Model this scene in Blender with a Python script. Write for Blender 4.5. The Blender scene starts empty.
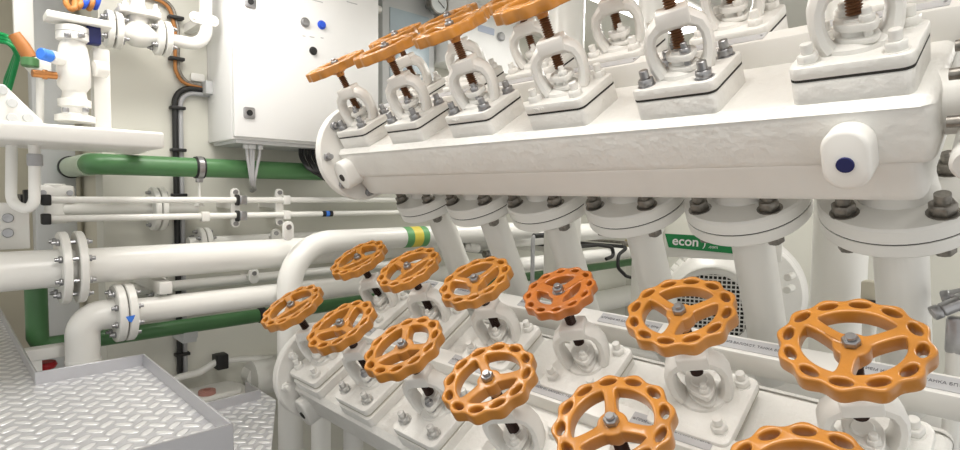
import bpy, bmesh, math, random
from mathutils import Vector, Matrix
random.seed(4)
S = bpy.context.scene
COL = S.collection
PI = math.pi
D2R = PI / 180

# ------------------------------------------------------------------ camera
YAW, PITCH, ROLL, FPX = 44.09 * D2R, -3.16 * D2R, 0.57 * D2R, 564.5
CAM = Vector((0, 0, 1.6))
FW = Vector((math.sin(YAW) * math.cos(PITCH), math.cos(YAW) * math.cos(PITCH), math.sin(PITCH)))
_R = Vector((math.cos(YAW), -math.sin(YAW), 0))
_U = _R.cross(FW)
RT = _R * math.cos(ROLL) + _U * math.sin(ROLL)
UP = -_R * math.sin(ROLL) + _U * math.cos(ROLL)
cd = bpy.data.cameras.new('camera')
cam = bpy.data.objects.new('camera', cd)
COL.objects.link(cam)
cd.sensor_width = 36
cd.lens = FPX / 960 * 36
cd.clip_start = 0.02
mw = Matrix((RT, UP, -FW)).transposed().to_4x4()
mw.translation = CAM
cam.matrix_world = mw
S.camera = cam

def _ray(px, py):
    return FW * FPX + RT * (px - 480) - UP * (py - 225)
def aty(px, py, y):                 # surveyed point on the plane Y = y
    r = _ray(px, py); return CAM + r * (y / r.y)
def atx(px, py, x):
    r = _ray(px, py); return CAM + r * (x / r.x)
def atz(px, py, z):
    r = _ray(px, py); return CAM + r * ((z - CAM.z) / r.z)

# tilted frame of the valve chests
TH = 31.55 * D2R
AX = Vector((math.cos(TH), 0, math.sin(TH)))
AY = Vector((0, 1, 0))
AN = Vector((-math.sin(TH), 0, math.cos(TH)))
def W(x, y, n):
    return CAM + AX * x + AY * y + AN * n

# ------------------------------------------------------------------ materials
def mat(name, col, rough=0.5, metal=0.0, bump=0.0, bscale=60.0, var=0.0, vscale=4.0, coat=0.0, dirt=None, bdist=.004):
    m = bpy.data.materials.new(name); m.use_nodes = True
    nt = m.node_tree; b = nt.nodes['Principled BSDF']
    b.inputs['Base Color'].default_value = (*col, 1)
    b.inputs['Roughness'].default_value = rough
    b.inputs['Metallic'].default_value = metal
    if coat: b.inputs['Coat Weight'].default_value = coat
    tc = nt.nodes.new('ShaderNodeTexCoord')
    if bump:
        n = nt.nodes.new('ShaderNodeTexNoise'); n.inputs['Scale'].default_value = bscale
        n.inputs['Detail'].default_value = 4
        bp = nt.nodes.new('ShaderNodeBump'); bp.inputs['Strength'].default_value = bump
        bp.inputs['Distance'].default_value = bdist
        nt.links.new(tc.outputs['Object'], n.inputs['Vector'])
        nt.links.new(n.outputs['Fac'], bp.inputs['Height'])
        nt.links.new(bp.outputs['Normal'], b.inputs['Normal'])
    if var:
        n2 = nt.nodes.new('ShaderNodeTexNoise'); n2.inputs['Scale'].default_value = vscale
        n2.inputs['Detail'].default_value = 6
        rp = nt.nodes.new('ShaderNodeValToRGB')
        d = dirt or tuple(c * (1 - var) for c in col)
        rp.color_ramp.elements[0].position = 0.35; rp.color_ramp.elements[0].color = (*d, 1)
        rp.color_ramp.elements[1].position = 0.6; rp.color_ramp.elements[1].color = (*col, 1)
        nt.links.new(tc.outputs['Object'], n2.inputs['Vector'])
        nt.links.new(n2.outputs['Fac'], rp.inputs['Fac'])
        nt.links.new(rp.outputs['Color'], b.inputs['Base Color'])
    return m

M = {}
M['cast'] = mat('cast_white', (0.79, 0.778, 0.74), 0.42, bump=0.6, bscale=42, bdist=.007, var=0.05, vscale=9)
M['white'] = mat('white_paint', (0.79, 0.778, 0.74), 0.38, bump=0.12, bscale=40, var=0.04, vscale=6)
M['pipe'] = mat('pipe_white', (0.83, 0.82, 0.78), 0.28, bump=0.05, bscale=30, var=0.03, vscale=3)
M['wall'] = mat('wall_paint', (0.68, 0.67, 0.60), 0.5, bump=0.08, bscale=8, var=0.06, vscale=1.5)
M['beige'] = mat('beige_paint', (0.62, 0.58, 0.47), 0.55, bump=0.08, bscale=8, var=0.08, vscale=2)
M['cab'] = mat('cabinet_white', (0.80, 0.80, 0.79), 0.4)
M['cabgrey'] = mat('cabinet_grey', (0.55, 0.56, 0.56), 0.45)
M['orange'] = mat('orange_paint', (0.50, 0.20, 0.026), 0.3, bump=0.18, bscale=45, var=0.22, vscale=14, coat=0.3)
M['redorange'] = mat('red_orange_paint', (0.46, 0.135, 0.015), 0.3, bump=0.18, bscale=45, var=0.22, vscale=14, coat=0.3)
M['steel'] = mat('steel', (0.42, 0.42, 0.43), 0.3, 0.9, bump=0.1, bscale=80, var=0.2, vscale=40)
M['darksteel'] = mat('dark_steel', (0.30, 0.28, 0.25), 0.4, 0.75, bump=0.3, bscale=80, var=0.4, vscale=60)
M['bronze'] = mat('stem_bronze', (0.20, 0.10, 0.05), 0.35, 0.5, bump=0.1, bscale=60)
M['gasket'] = mat('gasket_black', (0.03, 0.028, 0.025), 0.8)
M['worn'] = mat('worn_paint', (0.70, 0.69, 0.66), 0.4, 0.2, var=0.45, vscale=70)
M['darkstem'] = mat('stem_dark', (0.045, 0.025, 0.02), 0.35, 0.5)
M['joint'] = mat('painted_joint', (0.45, 0.43, 0.36), 0.7)
M['rubber'] = mat('rubber_black', (0.012, 0.012, 0.012), 0.5)
M['greyrub'] = mat('grey_cable', (0.40, 0.40, 0.41), 0.5)
M['green'] = mat('green_paint', (0.075, 0.20, 0.075), 0.35, bump=0.05, bscale=20, var=0.12, vscale=5)
M['palegreen'] = mat('pale_green_paint', (0.42, 0.50, 0.38), 0.4, var=0.1)
M['sign'] = mat('sign_green', (0.0, 0.22, 0.055), 0.4)
M['letter'] = mat('letter_white', (0.85, 0.86, 0.85), 0.5)
M['ink'] = mat('ink', (0.13, 0.13, 0.14), 0.6)
M['plate'] = mat('label_grey', (0.50, 0.50, 0.51), 0.4, 0.1)
M['blue'] = mat('blue_plastic', (0.02, 0.09, 0.62), 0.4)
M['bluepaint'] = mat('blue_paint', (0.04, 0.2, 0.75), 0.5)
M['darkblue'] = mat('dark_blue', (0.01, 0.015, 0.10), 0.6)
M['yellow'] = mat('yellow_tape', (0.75, 0.62, 0.08), 0.5)
M['greentape'] = mat('green_tape', (0.12, 0.35, 0.13), 0.5)
M['cable_o'] = mat('orange_cable', (0.42, 0.17, 0.04), 0.45)
M['handle'] = mat('brown_handle', (0.45, 0.17, 0.04), 0.45, var=0.25)
M['copper'] = mat('copper', (0.45, 0.2, 0.07), 0.35, 0.8)
M['red'] = mat('red_paint', (0.5, 0.02, 0.03), 0.4)
M['dirty'] = mat('rusty_pink', (0.45, 0.22, 0.18), 0.6, var=0.4)
M['glassface'] = mat('gauge_face', (0.75, 0.78, 0.78), 0.15)
M['alu'] = mat('aluminium', (0.52, 0.52, 0.54), 0.4, 0.75, bump=0.05, bscale=60)
M['ceil'] = mat('ceiling_paint', (0.8, 0.79, 0.76), 0.6)
M['deck'] = mat('deck_paint', (0.22, 0.22, 0.22), 0.6, bump=0.1, bscale=20, var=0.1)

def tread():
    m = bpy.data.materials.new('tread_plate'); m.use_nodes = True
    nt = m.node_tree; L = nt.links; b = nt.nodes['Principled BSDF']
    b.inputs['Base Color'].default_value = (0.60, 0.60, 0.62, 1)
    b.inputs['Metallic'].default_value = 0.55; b.inputs['Roughness'].default_value = 0.38
    tc = nt.nodes.new('ShaderNodeTexCoord'); sp = nt.nodes.new('ShaderNodeSeparateXYZ')
    L.new(tc.outputs['Object'], sp.inputs[0])
    def mth(op, a, c=None, v=None):
        n = nt.nodes.new('ShaderNodeMath'); n.operation = op
        for i, q in enumerate((a, c)):
            if q is None: continue
            if isinstance(q, (int, float)): n.inputs[i].default_value = q
            else: L.new(q, n.inputs[i])
        return n.outputs[0]
    s = 1 / 0.050
    u = mth('MULTIPLY', mth('ADD', sp.outputs['X'], sp.outputs['Y']), s)
    v = mth('MULTIPLY', mth('SUBTRACT', sp.outputs['X'], sp.outputs['Y']), s)
    par = mth('MODULO', mth('ABSOLUTE', mth('ADD', mth('FLOOR', u), mth('FLOOR', v))), 2)
    fu = mth('SUBTRACT', mth('FRACT', u), 0.5); fv = mth('SUBTRACT', mth('FRACT', v), 0.5)
    def ell(a, c): return mth('ADD', mth('POWER', mth('MULTIPLY', mth('ABSOLUTE', a), 1.6), 2.0), mth('POWER', mth('MULTIPLY', mth('ABSOLUTE', c), 3.9), 2.0))
    e1, e2 = ell(fu, fv), ell(fv, fu)
    e = mth('ADD', mth('MULTIPLY', e1, mth('SUBTRACT', 1, par)), mth('MULTIPLY', e2, par))
    mr = nt.nodes.new('ShaderNodeMapRange'); mr.interpolation_type = 'SMOOTHSTEP'
    mr.inputs['From Min'].default_value = 1.25; mr.inputs['From Max'].default_value = 0.45
    L.new(e, mr.inputs['Value'])
    bp = nt.nodes.new('ShaderNodeBump'); bp.inputs['Strength'].default_value = 1.0; bp.inputs['Distance'].default_value = 0.003
    L.new(mr.outputs[0], bp.inputs['Height']); L.new(bp.outputs['Normal'], b.inputs['Normal'])
    mx = nt.nodes.new('ShaderNodeMix'); mx.data_type = 'RGBA'      # worn, polished lug tops
    mx.inputs['A'].default_value = (0.56, 0.56, 0.58, 1); mx.inputs['B'].default_value = (0.80, 0.80, 0.80, 1)
    L.new(mr.outputs[0], mx.inputs['Factor']); L.new(mx.outputs['Result'], b.inputs['Base Color'])
    return m
M['tread'] = tread()

# ------------------------------------------------------------------ mesh helpers
def basis(axis, up=None):
    z = Vector(axis).normalized()
    u = Vector(up) if up is not None else (Vector((0, 0, 1)) if abs(z.z) < 0.9 else Vector((1, 0, 0)))
    x = u.cross(z)
    if x.length < 1e-6: x = Vector((0, 1, 0)).cross(z)
    x.normalize(); y = z.cross(x)
    return Matrix((x, y, z)).transposed()

def fillet(pts, R, n=6):
    pts = [Vector(p) for p in pts]; out = [pts[0]]
    for i in range(1, len(pts) - 1):
        a, b, c = pts[i - 1], pts[i], pts[i + 1]
        d1 = (a - b); d2 = (c - b)
        ang = d1.angle(d2)
        if ang > PI - 0.02: out.append(b); continue
        t = min(R / math.tan(ang / 2), d1.length * 0.49, d2.length * 0.49)
        r = t * math.tan(ang / 2)
        d1n, d2n = d1.normalized(), d2.normalized()
        ctr = b + (d1n + d2n).normalized() * (r / math.sin(ang / 2))
        s = b + d1n * t - ctr; e = b + d2n * t - ctr
        tot = s.angle(e)
        ax = s.cross(e).normalized()
        for k in range(n + 1):
            out.append(ctr + Matrix.Rotation(tot * k / n, 3, ax) @ s)
    out.append(pts[-1]); return out

class MB:
    def __init__(s): s.bm = bmesh.new()
    def box(s, c, size, rot=None, bev=0.0, seg=2):
        r = bmesh.ops.create_cube(s.bm, size=1.0)
        vs = r['verts']
        mtx = Matrix.Translation(Vector(c)) @ ((rot or Matrix.Identity(3)).to_4x4()) @ Matrix.Diagonal((*size, 1))
        bmesh.ops.transform(s.bm, matrix=mtx, verts=vs)
        if bev: s._bev(vs, bev, seg)
        return s
    def _bev(s, vs, bev, seg=2):
        es = {e for v in vs for e in v.link_edges}
        es = [e for e in es if len(e.link_faces) == 2 and e.calc_face_angle(0) > 0.6]
        bmesh.ops.bevel(s.bm, geom=es, offset=bev, segments=seg, profile=0.5, affect='EDGES')
    def lathe(s, prof, o=(0, 0, 0), axis=(0, 0, 1), seg=24, rot=None):
        B = rot or basis(axis); o = Vector(o); rings = []
        for r, z in prof:
            if r < 1e-6: rings.append([s.bm.verts.new(o + B @ Vector((0, 0, z)))])
            else: rings.append([s.bm.verts.new(o + B @ Vector((r * math.cos(2 * PI * k / seg), r * math.sin(2 * PI * k / seg), z))) for k in range(seg)])
        for a, b in zip(rings, rings[1:]):
            if len(a) == 1 and len(b) == 1: continue
            for k in range(seg):
                k2 = (k + 1) % seg
                if len(a) == 1: s.bm.faces.new((a[0], b[k2], b[k]))
                elif len(b) == 1: s.bm.faces.new((a[k], a[k2], b[0]))
                else: s.bm.faces.new((a[k], a[k2], b[k2], b[k]))
        return s
    def cyl(s, p0, p1, r0, r1=None, seg=20, bev=0.0):
        p0, p1 = Vector(p0), Vector(p1); d = p1 - p0; h = d.length; r1 = r0 if r1 is None else r1
        if bev: pr = [(0, 0), (r0 - bev, 0), (r0, bev), (r1, h - bev), (r1 - bev, h), (0, h)]
        else: pr = [(0, 0), (r0, 0), (r1, h), (0, h)]
        return s.lathe(pr, p0, d, seg)
    def tube(s, pts, r, seg=14, bend=0.0, n=6):
        if bend: pts = fillet(pts, bend, n)
        pts = [Vector(p) for p in pts]
        tans = []
        for i in range(len(pts)):
            a = pts[max(i - 1, 0)]; b = pts[min(i + 1, len(pts) - 1)]
            tans.append((b - a).normalized())
        B = basis(tans[0]); rings = []
        for i, p in enumerate(pts):
            if i:
                q = tans[i - 1].rotation_difference(tans[i]).to_matrix(); B = q @ B
            rr = r[i] if isinstance(r, (list, tuple)) else r
            rings.append([s.bm.verts.new(p + B @ Vector((rr * math.cos(2 * PI * k / seg), rr * math.sin(2 * PI * k / seg), 0))) for k in range(seg)])
        for a, b in zip(rings, rings[1:]):
            for k in range(seg):
                k2 = (k + 1) % seg; s.bm.faces.new((a[k], a[k2], b[k2], b[k]))
        s.bm.faces.new(list(reversed(rings[0]))); s.bm.faces.new(rings[-1])
        return s
    def prism(s, poly, h, o=(0, 0, 0), B=None, bev=0.0, seg=2):   # poly in local xy, extruded along local z
        B = B or Matrix.Identity(3); o = Vector(o)
        lo = [s.bm.verts.new(o + B @ Vector((x, y, 0))) for x, y in poly]
        hi = [s.bm.verts.new(o + B @ Vector((x, y, h))) for x, y in poly]
        s.bm.faces.new(list(reversed(lo))); s.bm.faces.new(hi)
        n = len(poly)
        for k in range(n):
            k2 = (k + 1) % n; s.bm.faces.new((lo[k], lo[k2], hi[k2], hi[k]))
        if bev:
            s.bm.normal_update(); s._bev(lo + hi, bev, seg)
        return s
    def hexa(s, o, axis, r, h, ph=0.0):
        B = basis(axis) @ Matrix.Rotation(ph, 3, 'Z')
        pr = [(r * math.cos(PI / 3 * k), r * math.sin(PI / 3 * k)) for k in range(6)]
        return s.prism(pr, h, o, B, bev=r * 0.1, seg=1)
    def sweep(s, pts, perp, w, t):                                # rectangular section; perp = constant side direction
        pts = [Vector(p) for p in pts]; perp = Vector(perp).normalized(); rings = []
        for i, p in enumerate(pts):
            tan = (pts[min(i + 1, len(pts) - 1)] - pts[max(i - 1, 0)]).normalized()
            nrm = tan.cross(perp).normalized()
            ww = w[i] if isinstance(w, (list, tuple)) else w
            tt = t[i] if isinstance(t, (list, tuple)) else t
            c = min(ww, tt) * 0.28
            sec = [(-ww / 2 + c, -tt / 2), (ww / 2 - c, -tt / 2), (ww / 2, -tt / 2 + c), (ww / 2, tt / 2 - c), (ww / 2 - c, tt / 2), (-ww / 2 + c, tt / 2), (-ww / 2, tt / 2 - c), (-ww / 2, -tt / 2 + c)]
            rings.append([s.bm.verts.new(p + perp * a + nrm * b) for a, b in sec])
        m = len(rings[0])
        for a, b in zip(rings, rings[1:]):
            for k in range(m):
                k2 = (k + 1) % m; s.bm.faces.new((a[k], a[k2], b[k2], b[k]))
        s.bm.faces.new(list(reversed(rings[0]))); s.bm.faces.new(rings[-1])
        return s
    def mesh(s, name, m, ang=38):
        bm = s.bm
        bmesh.ops.recalc_face_normals(bm, faces=bm.faces)
        for f in bm.faces: f.smooth = True
        lim = ang * D2R
        for e in bm.edges:
            if len(e.link_faces) == 2 and e.calc_face_angle(0) > lim: e.smooth = False
        me = bpy.data.meshes.new(name); bm.to_mesh(me); bm.free()
        me.materials.append(M[m] if isinstance(m, str) else m)
        return me
    def build(s, name, m, parent=None, ang=38):
        o = bpy.data.objects.new(name, s.mesh(name, m, ang)); COL.objects.link(o)
        if parent is not None: o.parent = parent
        return o

def rrect(w, h, r, n=4):
    out = []
    for cx, cy, a0 in ((w / 2 - r, h / 2 - r, 0), (-w / 2 + r, h / 2 - r, 90), (-w / 2 + r, -h / 2 + r, 180), (w / 2 - r, -h / 2 + r, 270)):
        for k in range(n + 1):
            a = (a0 + 90 * k / n) * D2R; out.append((cx + r * math.cos(a), cy + r * math.sin(a)))
    return out

def empty(name, loc, rot=(0, 0, 0)):
    o = bpy.data.objects.new(name, None); COL.objects.link(o)
    o.location = loc; o.rotation_euler = rot; o.empty_display_size = 0.05
    return o
def tag(o, label, cat, group=None, kind=None):
    o['label'] = label; o['category'] = cat
    if group: o['group'] = group
    if kind: o['kind'] = kind
    return o
def thing(name, loc, label, cat, group=None, rot=(0, 0, 0)):
    return tag(empty(name, loc, rot), label, cat, group)
def struct(name, mb, m):
    o = mb.build(name, m); o['kind'] = 'structure'; return o
class Loc:
    """mesh builder whose world coordinates are taken relative to a thing's base"""
    def __init__(s, t): s.t = t
def part(t, name, mb, m, label=None, ang=38):
    """mb holds WORLD coordinates; re-base it to thing t (unrotated)"""
    par = t; off = Vector(t.location)
    if t.parent: off = Vector(t.parent.location) + off
    bmesh.ops.translate(mb.bm, verts=mb.bm.verts, vec=-off)
    o = mb.build(name, m, par, ang)
    if label: o['label'] = label
    return o
def solo(name, mb, m, loc, label, cat, group=None):
    bmesh.ops.translate(mb.bm, verts=mb.bm.verts, vec=-Vector(loc))
    o = mb.build(name, m); o.location = loc
    return tag(o, label, cat, group)
def copy_tree(o, parent=None):
    c = o.copy(); COL.objects.link(c)
    if parent is not None: c.parent = parent
    for ch in list(o.children): copy_tree(ch, c)
    return c
def text(body, size, m, name, extr=0.0004, bold=0.0):
    cu = bpy.data.curves.new(name, 'FONT'); cu.body = body; cu.size = size; cu.extrude = extr
    cu.offset = size * bold; cu.align_x = 'CENTER'; cu.align_y = 'CENTER'; cu.resolution_u = 3
    ob = bpy.data.objects.new(name, cu); COL.objects.link(ob)
    dg = bpy.context.evaluated_depsgraph_get()
    me = bpy.data.meshes.new_from_object(ob.evaluated_get(dg)); me.name = name
    bpy.data.objects.remove(ob); bpy.data.curves.remove(cu)
    me.materials.clear(); me.materials.append(M[m])
    o = bpy.data.objects.new(name, me); COL.objects.link(o); return o

# ------------------------------------------------------------------ setting
YW = 2.37                                   # back wall
XC = aty(103, 200, YW).x                    # corner of the recess at left
XR, YR = 3.9, 3.35
b = MB(); b.box(((XC + XR) / 2, YW + 0.06, 1.3), (XR - XC, 0.12, 2.6)); struct('wall_back', b, 'wall')
b = MB(); b.box((XC + 0.06, (YW + 0.12 + YR) / 2, 1.3), (0.12, YR - YW - 0.12, 2.6)); struct('wall_recess', b, 'beige')
b = MB(); b.box((XC - 1.0, YR + 0.05, 1.3), (2.24, 0.1, 2.6)); struct('wall_far', b, 'beige')
b = MB(); b.box((XR + 0.06, 0.4, 1.3), (0.12, 4.06, 2.6)); struct('wall_right', b, 'wall')
b = MB(); b.box((1.2, 0.9, -0.05), (5.6, 5.2, 0.1)); struct('floor', b, 'deck')
b = MB(); b.box((1.2, 0.9, 2.65), (5.6, 5.2, 0.1)); struct('ceiling', b, 'ceil')

# ------------------------------------------------------------------ hand wheel mesh
def chaikin(p, it=2):
    for _ in range(it):
        q = []
        for i in range(len(p)):
            a, c = p[i], p[(i + 1) % len(p)]
            q += [(a[0] * .75 + c[0] * .25, a[1] * .75 + c[1] * .25), (a[0] * .25 + c[0] * .75, a[1] * .25 + c[1] * .75)]
        p = q
    return p
def wheel_mesh(name, R, m, solid=False):
    cu = bpy.data.curves.new(name, 'CURVE'); cu.dimensions = '2D'; cu.fill_mode = 'BOTH'
    cu.extrude = 0.0098 * R / .1; cu.bevel_depth = 0.0034 * R / .1; cu.bevel_resolution = 2; cu.offset = -0.0032 * R / .1
    def spl(pts):
        sp = cu.splines.new('POLY'); sp.points.add(len(pts) - 1); sp.use_cyclic_u = True
        for p, (x, y) in zip(sp.points, pts): p.co = (x * R / .1, y * R / .1, 0, 1)
    nl = 12
    spl([((.0962 + .0038 * math.cos(nl * a)) * math.cos(a), (.0962 + .0038 * math.cos(nl * a)) * math.sin(a)) for a in [2 * PI * k / 144 for k in range(144)]])
    for k in range(nl):
        a = 2 * PI * k / nl
        hw, hr = (.0148, .0074) if not solid else (.0125, .0068)
        rc = .0832
        pts = []
        for j in range(16):
            t = 2 * PI * j / 16
            rr = rc + hr * math.sin(t); tt = hw * math.cos(t)
            pts.append((rr * math.cos(a) - tt * math.sin(a), rr * math.sin(a) + tt * math.cos(a)))
        spl(pts)
    ro, ri, hwid = (.0672, .0250, .0094) if not solid else (.060, .030, .0145)
    for k in range(3):
        a0, a1 = 2 * PI * k / 3, 2 * PI * (k + 1) / 3
        do = math.asin(hwid / ro); di = math.asin(min(.9, hwid / ri))
        pts = [(ro * math.cos(a0 + do + (a1 - a0 - 2 * do) * j / 12), ro * math.sin(a0 + do + (a1 - a0 - 2 * do) * j / 12)) for j in range(13)]
        pts += [(ri * math.cos(a1 - di - (a1 - a0 - 2 * di) * j / 4), ri * math.sin(a1 - di - (a1 - a0 - 2 * di) * j / 4)) for j in range(5)]
        spl(chaikin(pts, 2))
    ob = bpy.data.objects.new(name, cu); COL.objects.link(ob)
    dg = bpy.context.evaluated_depsgraph_get()
    me = bpy.data.meshes.new_from_object(ob.evaluated_get(dg))
    bpy.data.objects.remove(ob)
    mb = MB(); mb.bm.from_mesh(me)
    bmesh.ops.remove_doubles(mb.bm, verts=mb.bm.verts, dist=1e-5)
    # dish: the spokes fall towards the hub
    for v in mb.bm.verts:
        r = math.hypot(v.co.x, v.co.y) / R
        if r < .66: v.co.z -= 0.010 * (1 - r / .66)
    k = R / .1
    mb.lathe([(0, -.034), (.0125, -.034), (.015, -.018), (.019, -.008), (.0185, .002), (.016, .0045), (0, .0045)], seg=24)
    for j in range(3):                                       # ribs under the spokes
        a = 2 * PI * j / 3
        B = Matrix.Rotation(a, 3, 'Z')
        poly = [(.008, -.028), (.064 * k, -.006), (.064 * k, .001), (.008, .001)]
        BB = B @ Matrix(((1, 0, 0), (0, 0, -1), (0, 1, 0)))
        mb.prism(poly, .010, B @ Vector((0, .005, 0)), BB)
    return mb.mesh(name, m, 35)
WHEEL = wheel_mesh('handwheel', .101, 'orange')
WHEEL_S = wheel_mesh('handwheel_small', .0845, 'redorange', True)

# ------------------------------------------------------------------ valve meshes (local frame: x across, y along chest, z up)
BOLTS = [(-.050, .056), (-.050, -.058), (.052, .056), (.052, -.058)]
def bolt_mesh(m):
    b = MB(); b.cyl((0, 0, -.003), (0, 0, .001), .0175, seg=20)
    b.hexa((0, 0, 0), (0, 0, 1), .0158, .0145, random.random()); b.cyl((0, 0, .0145), (0, 0, .031), .0088, seg=14, bev=.001)
    return b.mesh('bolt', m)
BOLT_W, BOLT_S, BOLT_G = bolt_mesh('white'), bolt_mesh('steel'), bolt_mesh('worn')
b = MB(); b.prism(rrect(.148, .164, .016), .021, (0, 0, .003), bev=.004)
b.lathe([(0, .02), (.046, .02), (.044, .031), (.034, .036), (0, .036)], seg=28)
PLATE = b.mesh('cover_plate', 'cast')
b = MB(); b.prism(rrect(.176, .168, .016), .021, (-.012, 0, .003), bev=.005)
b.lathe([(0, .02), (.046, .02), (.044, .031), (.034, .036), (0, .036)], seg=28)
PLATE_L = b.mesh('cover_plate', 'cast')
b = MB(); b.prism(rrect(.146, .162, .014), .004, (0, 0, 0)); GASKET = b.mesh('gasket', 'gasket')
ARCH = 24 * D2R
def yoke_mesh():
    b = MB()
    u = Vector((math.sin(ARCH), -math.cos(ARCH), 0)); p = Vector((math.cos(ARCH), math.sin(ARCH), 0))
    prof = [(-.040, .027), (-.048, .045), (-.052, .070), (-.051, .092), (-.044, .110), (-.028, .122), (0, .126)]
    prof = prof + [(-x, z) for x, z in reversed(prof[:-1])]
    ww = [.044, .042, .040, .040, .042, .046, .050]; ww = ww + ww[-2::-1]
    tt = [.026, .022, .020, .021, .024, .030, .032]; tt = tt + tt[-2::-1]
    b.sweep([u * x + Vector((0, 0, z)) for x, z in prof], p, ww, tt)
    B = Matrix((u, p, Vector((0, 0, 1)))).transposed()
    b.box((0, 0, .131), (.060, .052, .032), B, bev=.005)
    return b.mesh('yoke', 'white', 45)
YOKE = yoke_mesh()
def gland_mesh():
    b = MB()
    u = Vector((math.sin(ARCH), -math.cos(ARCH), 0)); p = Vector((math.cos(ARCH), math.sin(ARCH), 0))
    d = (p * .95 - u * .3).normalized(); e = Vector((0, 0, 1)).cross(d)
    B = Matrix((d, e, Vector((0, 0, 1)))).transposed()
    b.cyl((0, 0, .03), (0, 0, .062), .021, seg=20)
    b.cyl((0, 0, .052), (0, 0, .068), .0175, seg=20, bev=.002)
    ov = []
    for k in range(28):
        a = 2 * PI * k / 28; c = math.cos(a); s_ = math.sin(a)
        ov.append((.046 * c, (.026 - .010 * abs(c) ** 2) * s_ * 1.05))
    b.prism(ov, .012, (0, 0, .053), B, bev=.002)
    b.prism(ov, .009, (0, 0, .034), B, bev=.002)
    return b.mesh('gland_flange', 'white'), [d * .031, d * -.031]
GLAND, GBOLT = gland_mesh()
b = MB()
pr = [(0, -.15)]
for k in range(28): pr += [(.0088, -.15 + k * .0052), (.0122, -.15 + k * .0052 + .0026)]
pr += [(.0078, -.002), (0, -.002)]
b.lathe(pr, seg=16); STEM = b.mesh('stem', 'bronze')
b = MB(); b.cyl((0, 0, .004), (0, 0, .0065), .0155, seg=20); b.hexa((0, 0, .0065), (0, 0, 1), .0132, .011); b.cyl((0, 0, .0175), (0, 0, .024), .0075, seg=14, bev=.001)
WNUT = b.mesh('wheel_nut', 'steel')
b = MB(); b.hexa((0, 0, 0), (0, 0, 1), .0108, .011); b.cyl((0, 0, -.03), (0, 0, .021), .0062, seg=12, bev=.001)
GNUT_W = b.mesh('gland_bolt', 'white')
GNUT_S = GNUT_W.copy(); GNUT_S.materials.clear(); GNUT_S.materials.append(M['steel'])

def child(name, me, parent, loc=(0, 0, 0), rz=0.0):
    o = bpy.data.objects.new(name, me); COL.objects.link(o); o.parent = parent
    o.location = loc; o.rotation_euler = (0, 0, rz); return o
def make_valve(bolt, gnut, gk, up):
    t = empty('globe_valve', (0, 0, 0), (0, -TH, 0))
    child('cover_plate', PLATE if up else PLATE_L, t); child('gasket', gk, t)
    for x, y in BOLTS: child('bolt', bolt, t, (x if up or x > 0 else -.068, y, .024), random.uniform(0, 1))
    child('yoke', YOKE, t)
    g = child('gland_flange', GLAND, t)
    for d in GBOLT: child('gland_bolt', gnut, g, (d.x, d.y, .065), random.uniform(0, 1))
    child('stem', STEM if up else STEM_D, t, (0, 0, .213))
    w = child('handwheel', WHEEL, t, (0, 0, .213)); child('wheel_nut', WNUT, w)
    return t
b = MB(); b.prism(rrect(.173, .165, .014), .004, (-.012, 0, 0)); GASK_W = b.mesh('gasket', 'joint')
STEM_D = STEM.copy(); STEM_D.materials.clear(); STEM_D.materials.append(M['darkstem'])
PROTO = {(st, up): make_valve((BOLT_S if up else BOLT_G) if st else BOLT_W, GNUT_S if st else GNUT_W, GASKET if up else GASK_W, up) for st in (False, True) for up in (False, True)}
_used = set()
ORDN = ['farthest', 'second from the far end', 'third from the far end', 'third from the near end', 'second from the near end', 'nearest']
def valve(x, y, n, steel, dn, phi, label, group, small=False, offx=0, offy=0):
    k = (bool(steel), x > .9); proto = PROTO[k]
    t = proto if k not in _used else copy_tree(proto)
    _used.add(k)
    t.location = W(x + offx, y + offy, n)
    tag(t, label, 'valve', group)
    for c in t.children:
        nm = c.name.split('.')[0]
        if nm == 'handwheel':
            c.location.z = .213 + dn; c.rotation_euler.z = phi * D2R
            if small: c.data = WHEEL_S
        elif nm == 'stem': c.location.z = .213 + dn
    return t

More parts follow.
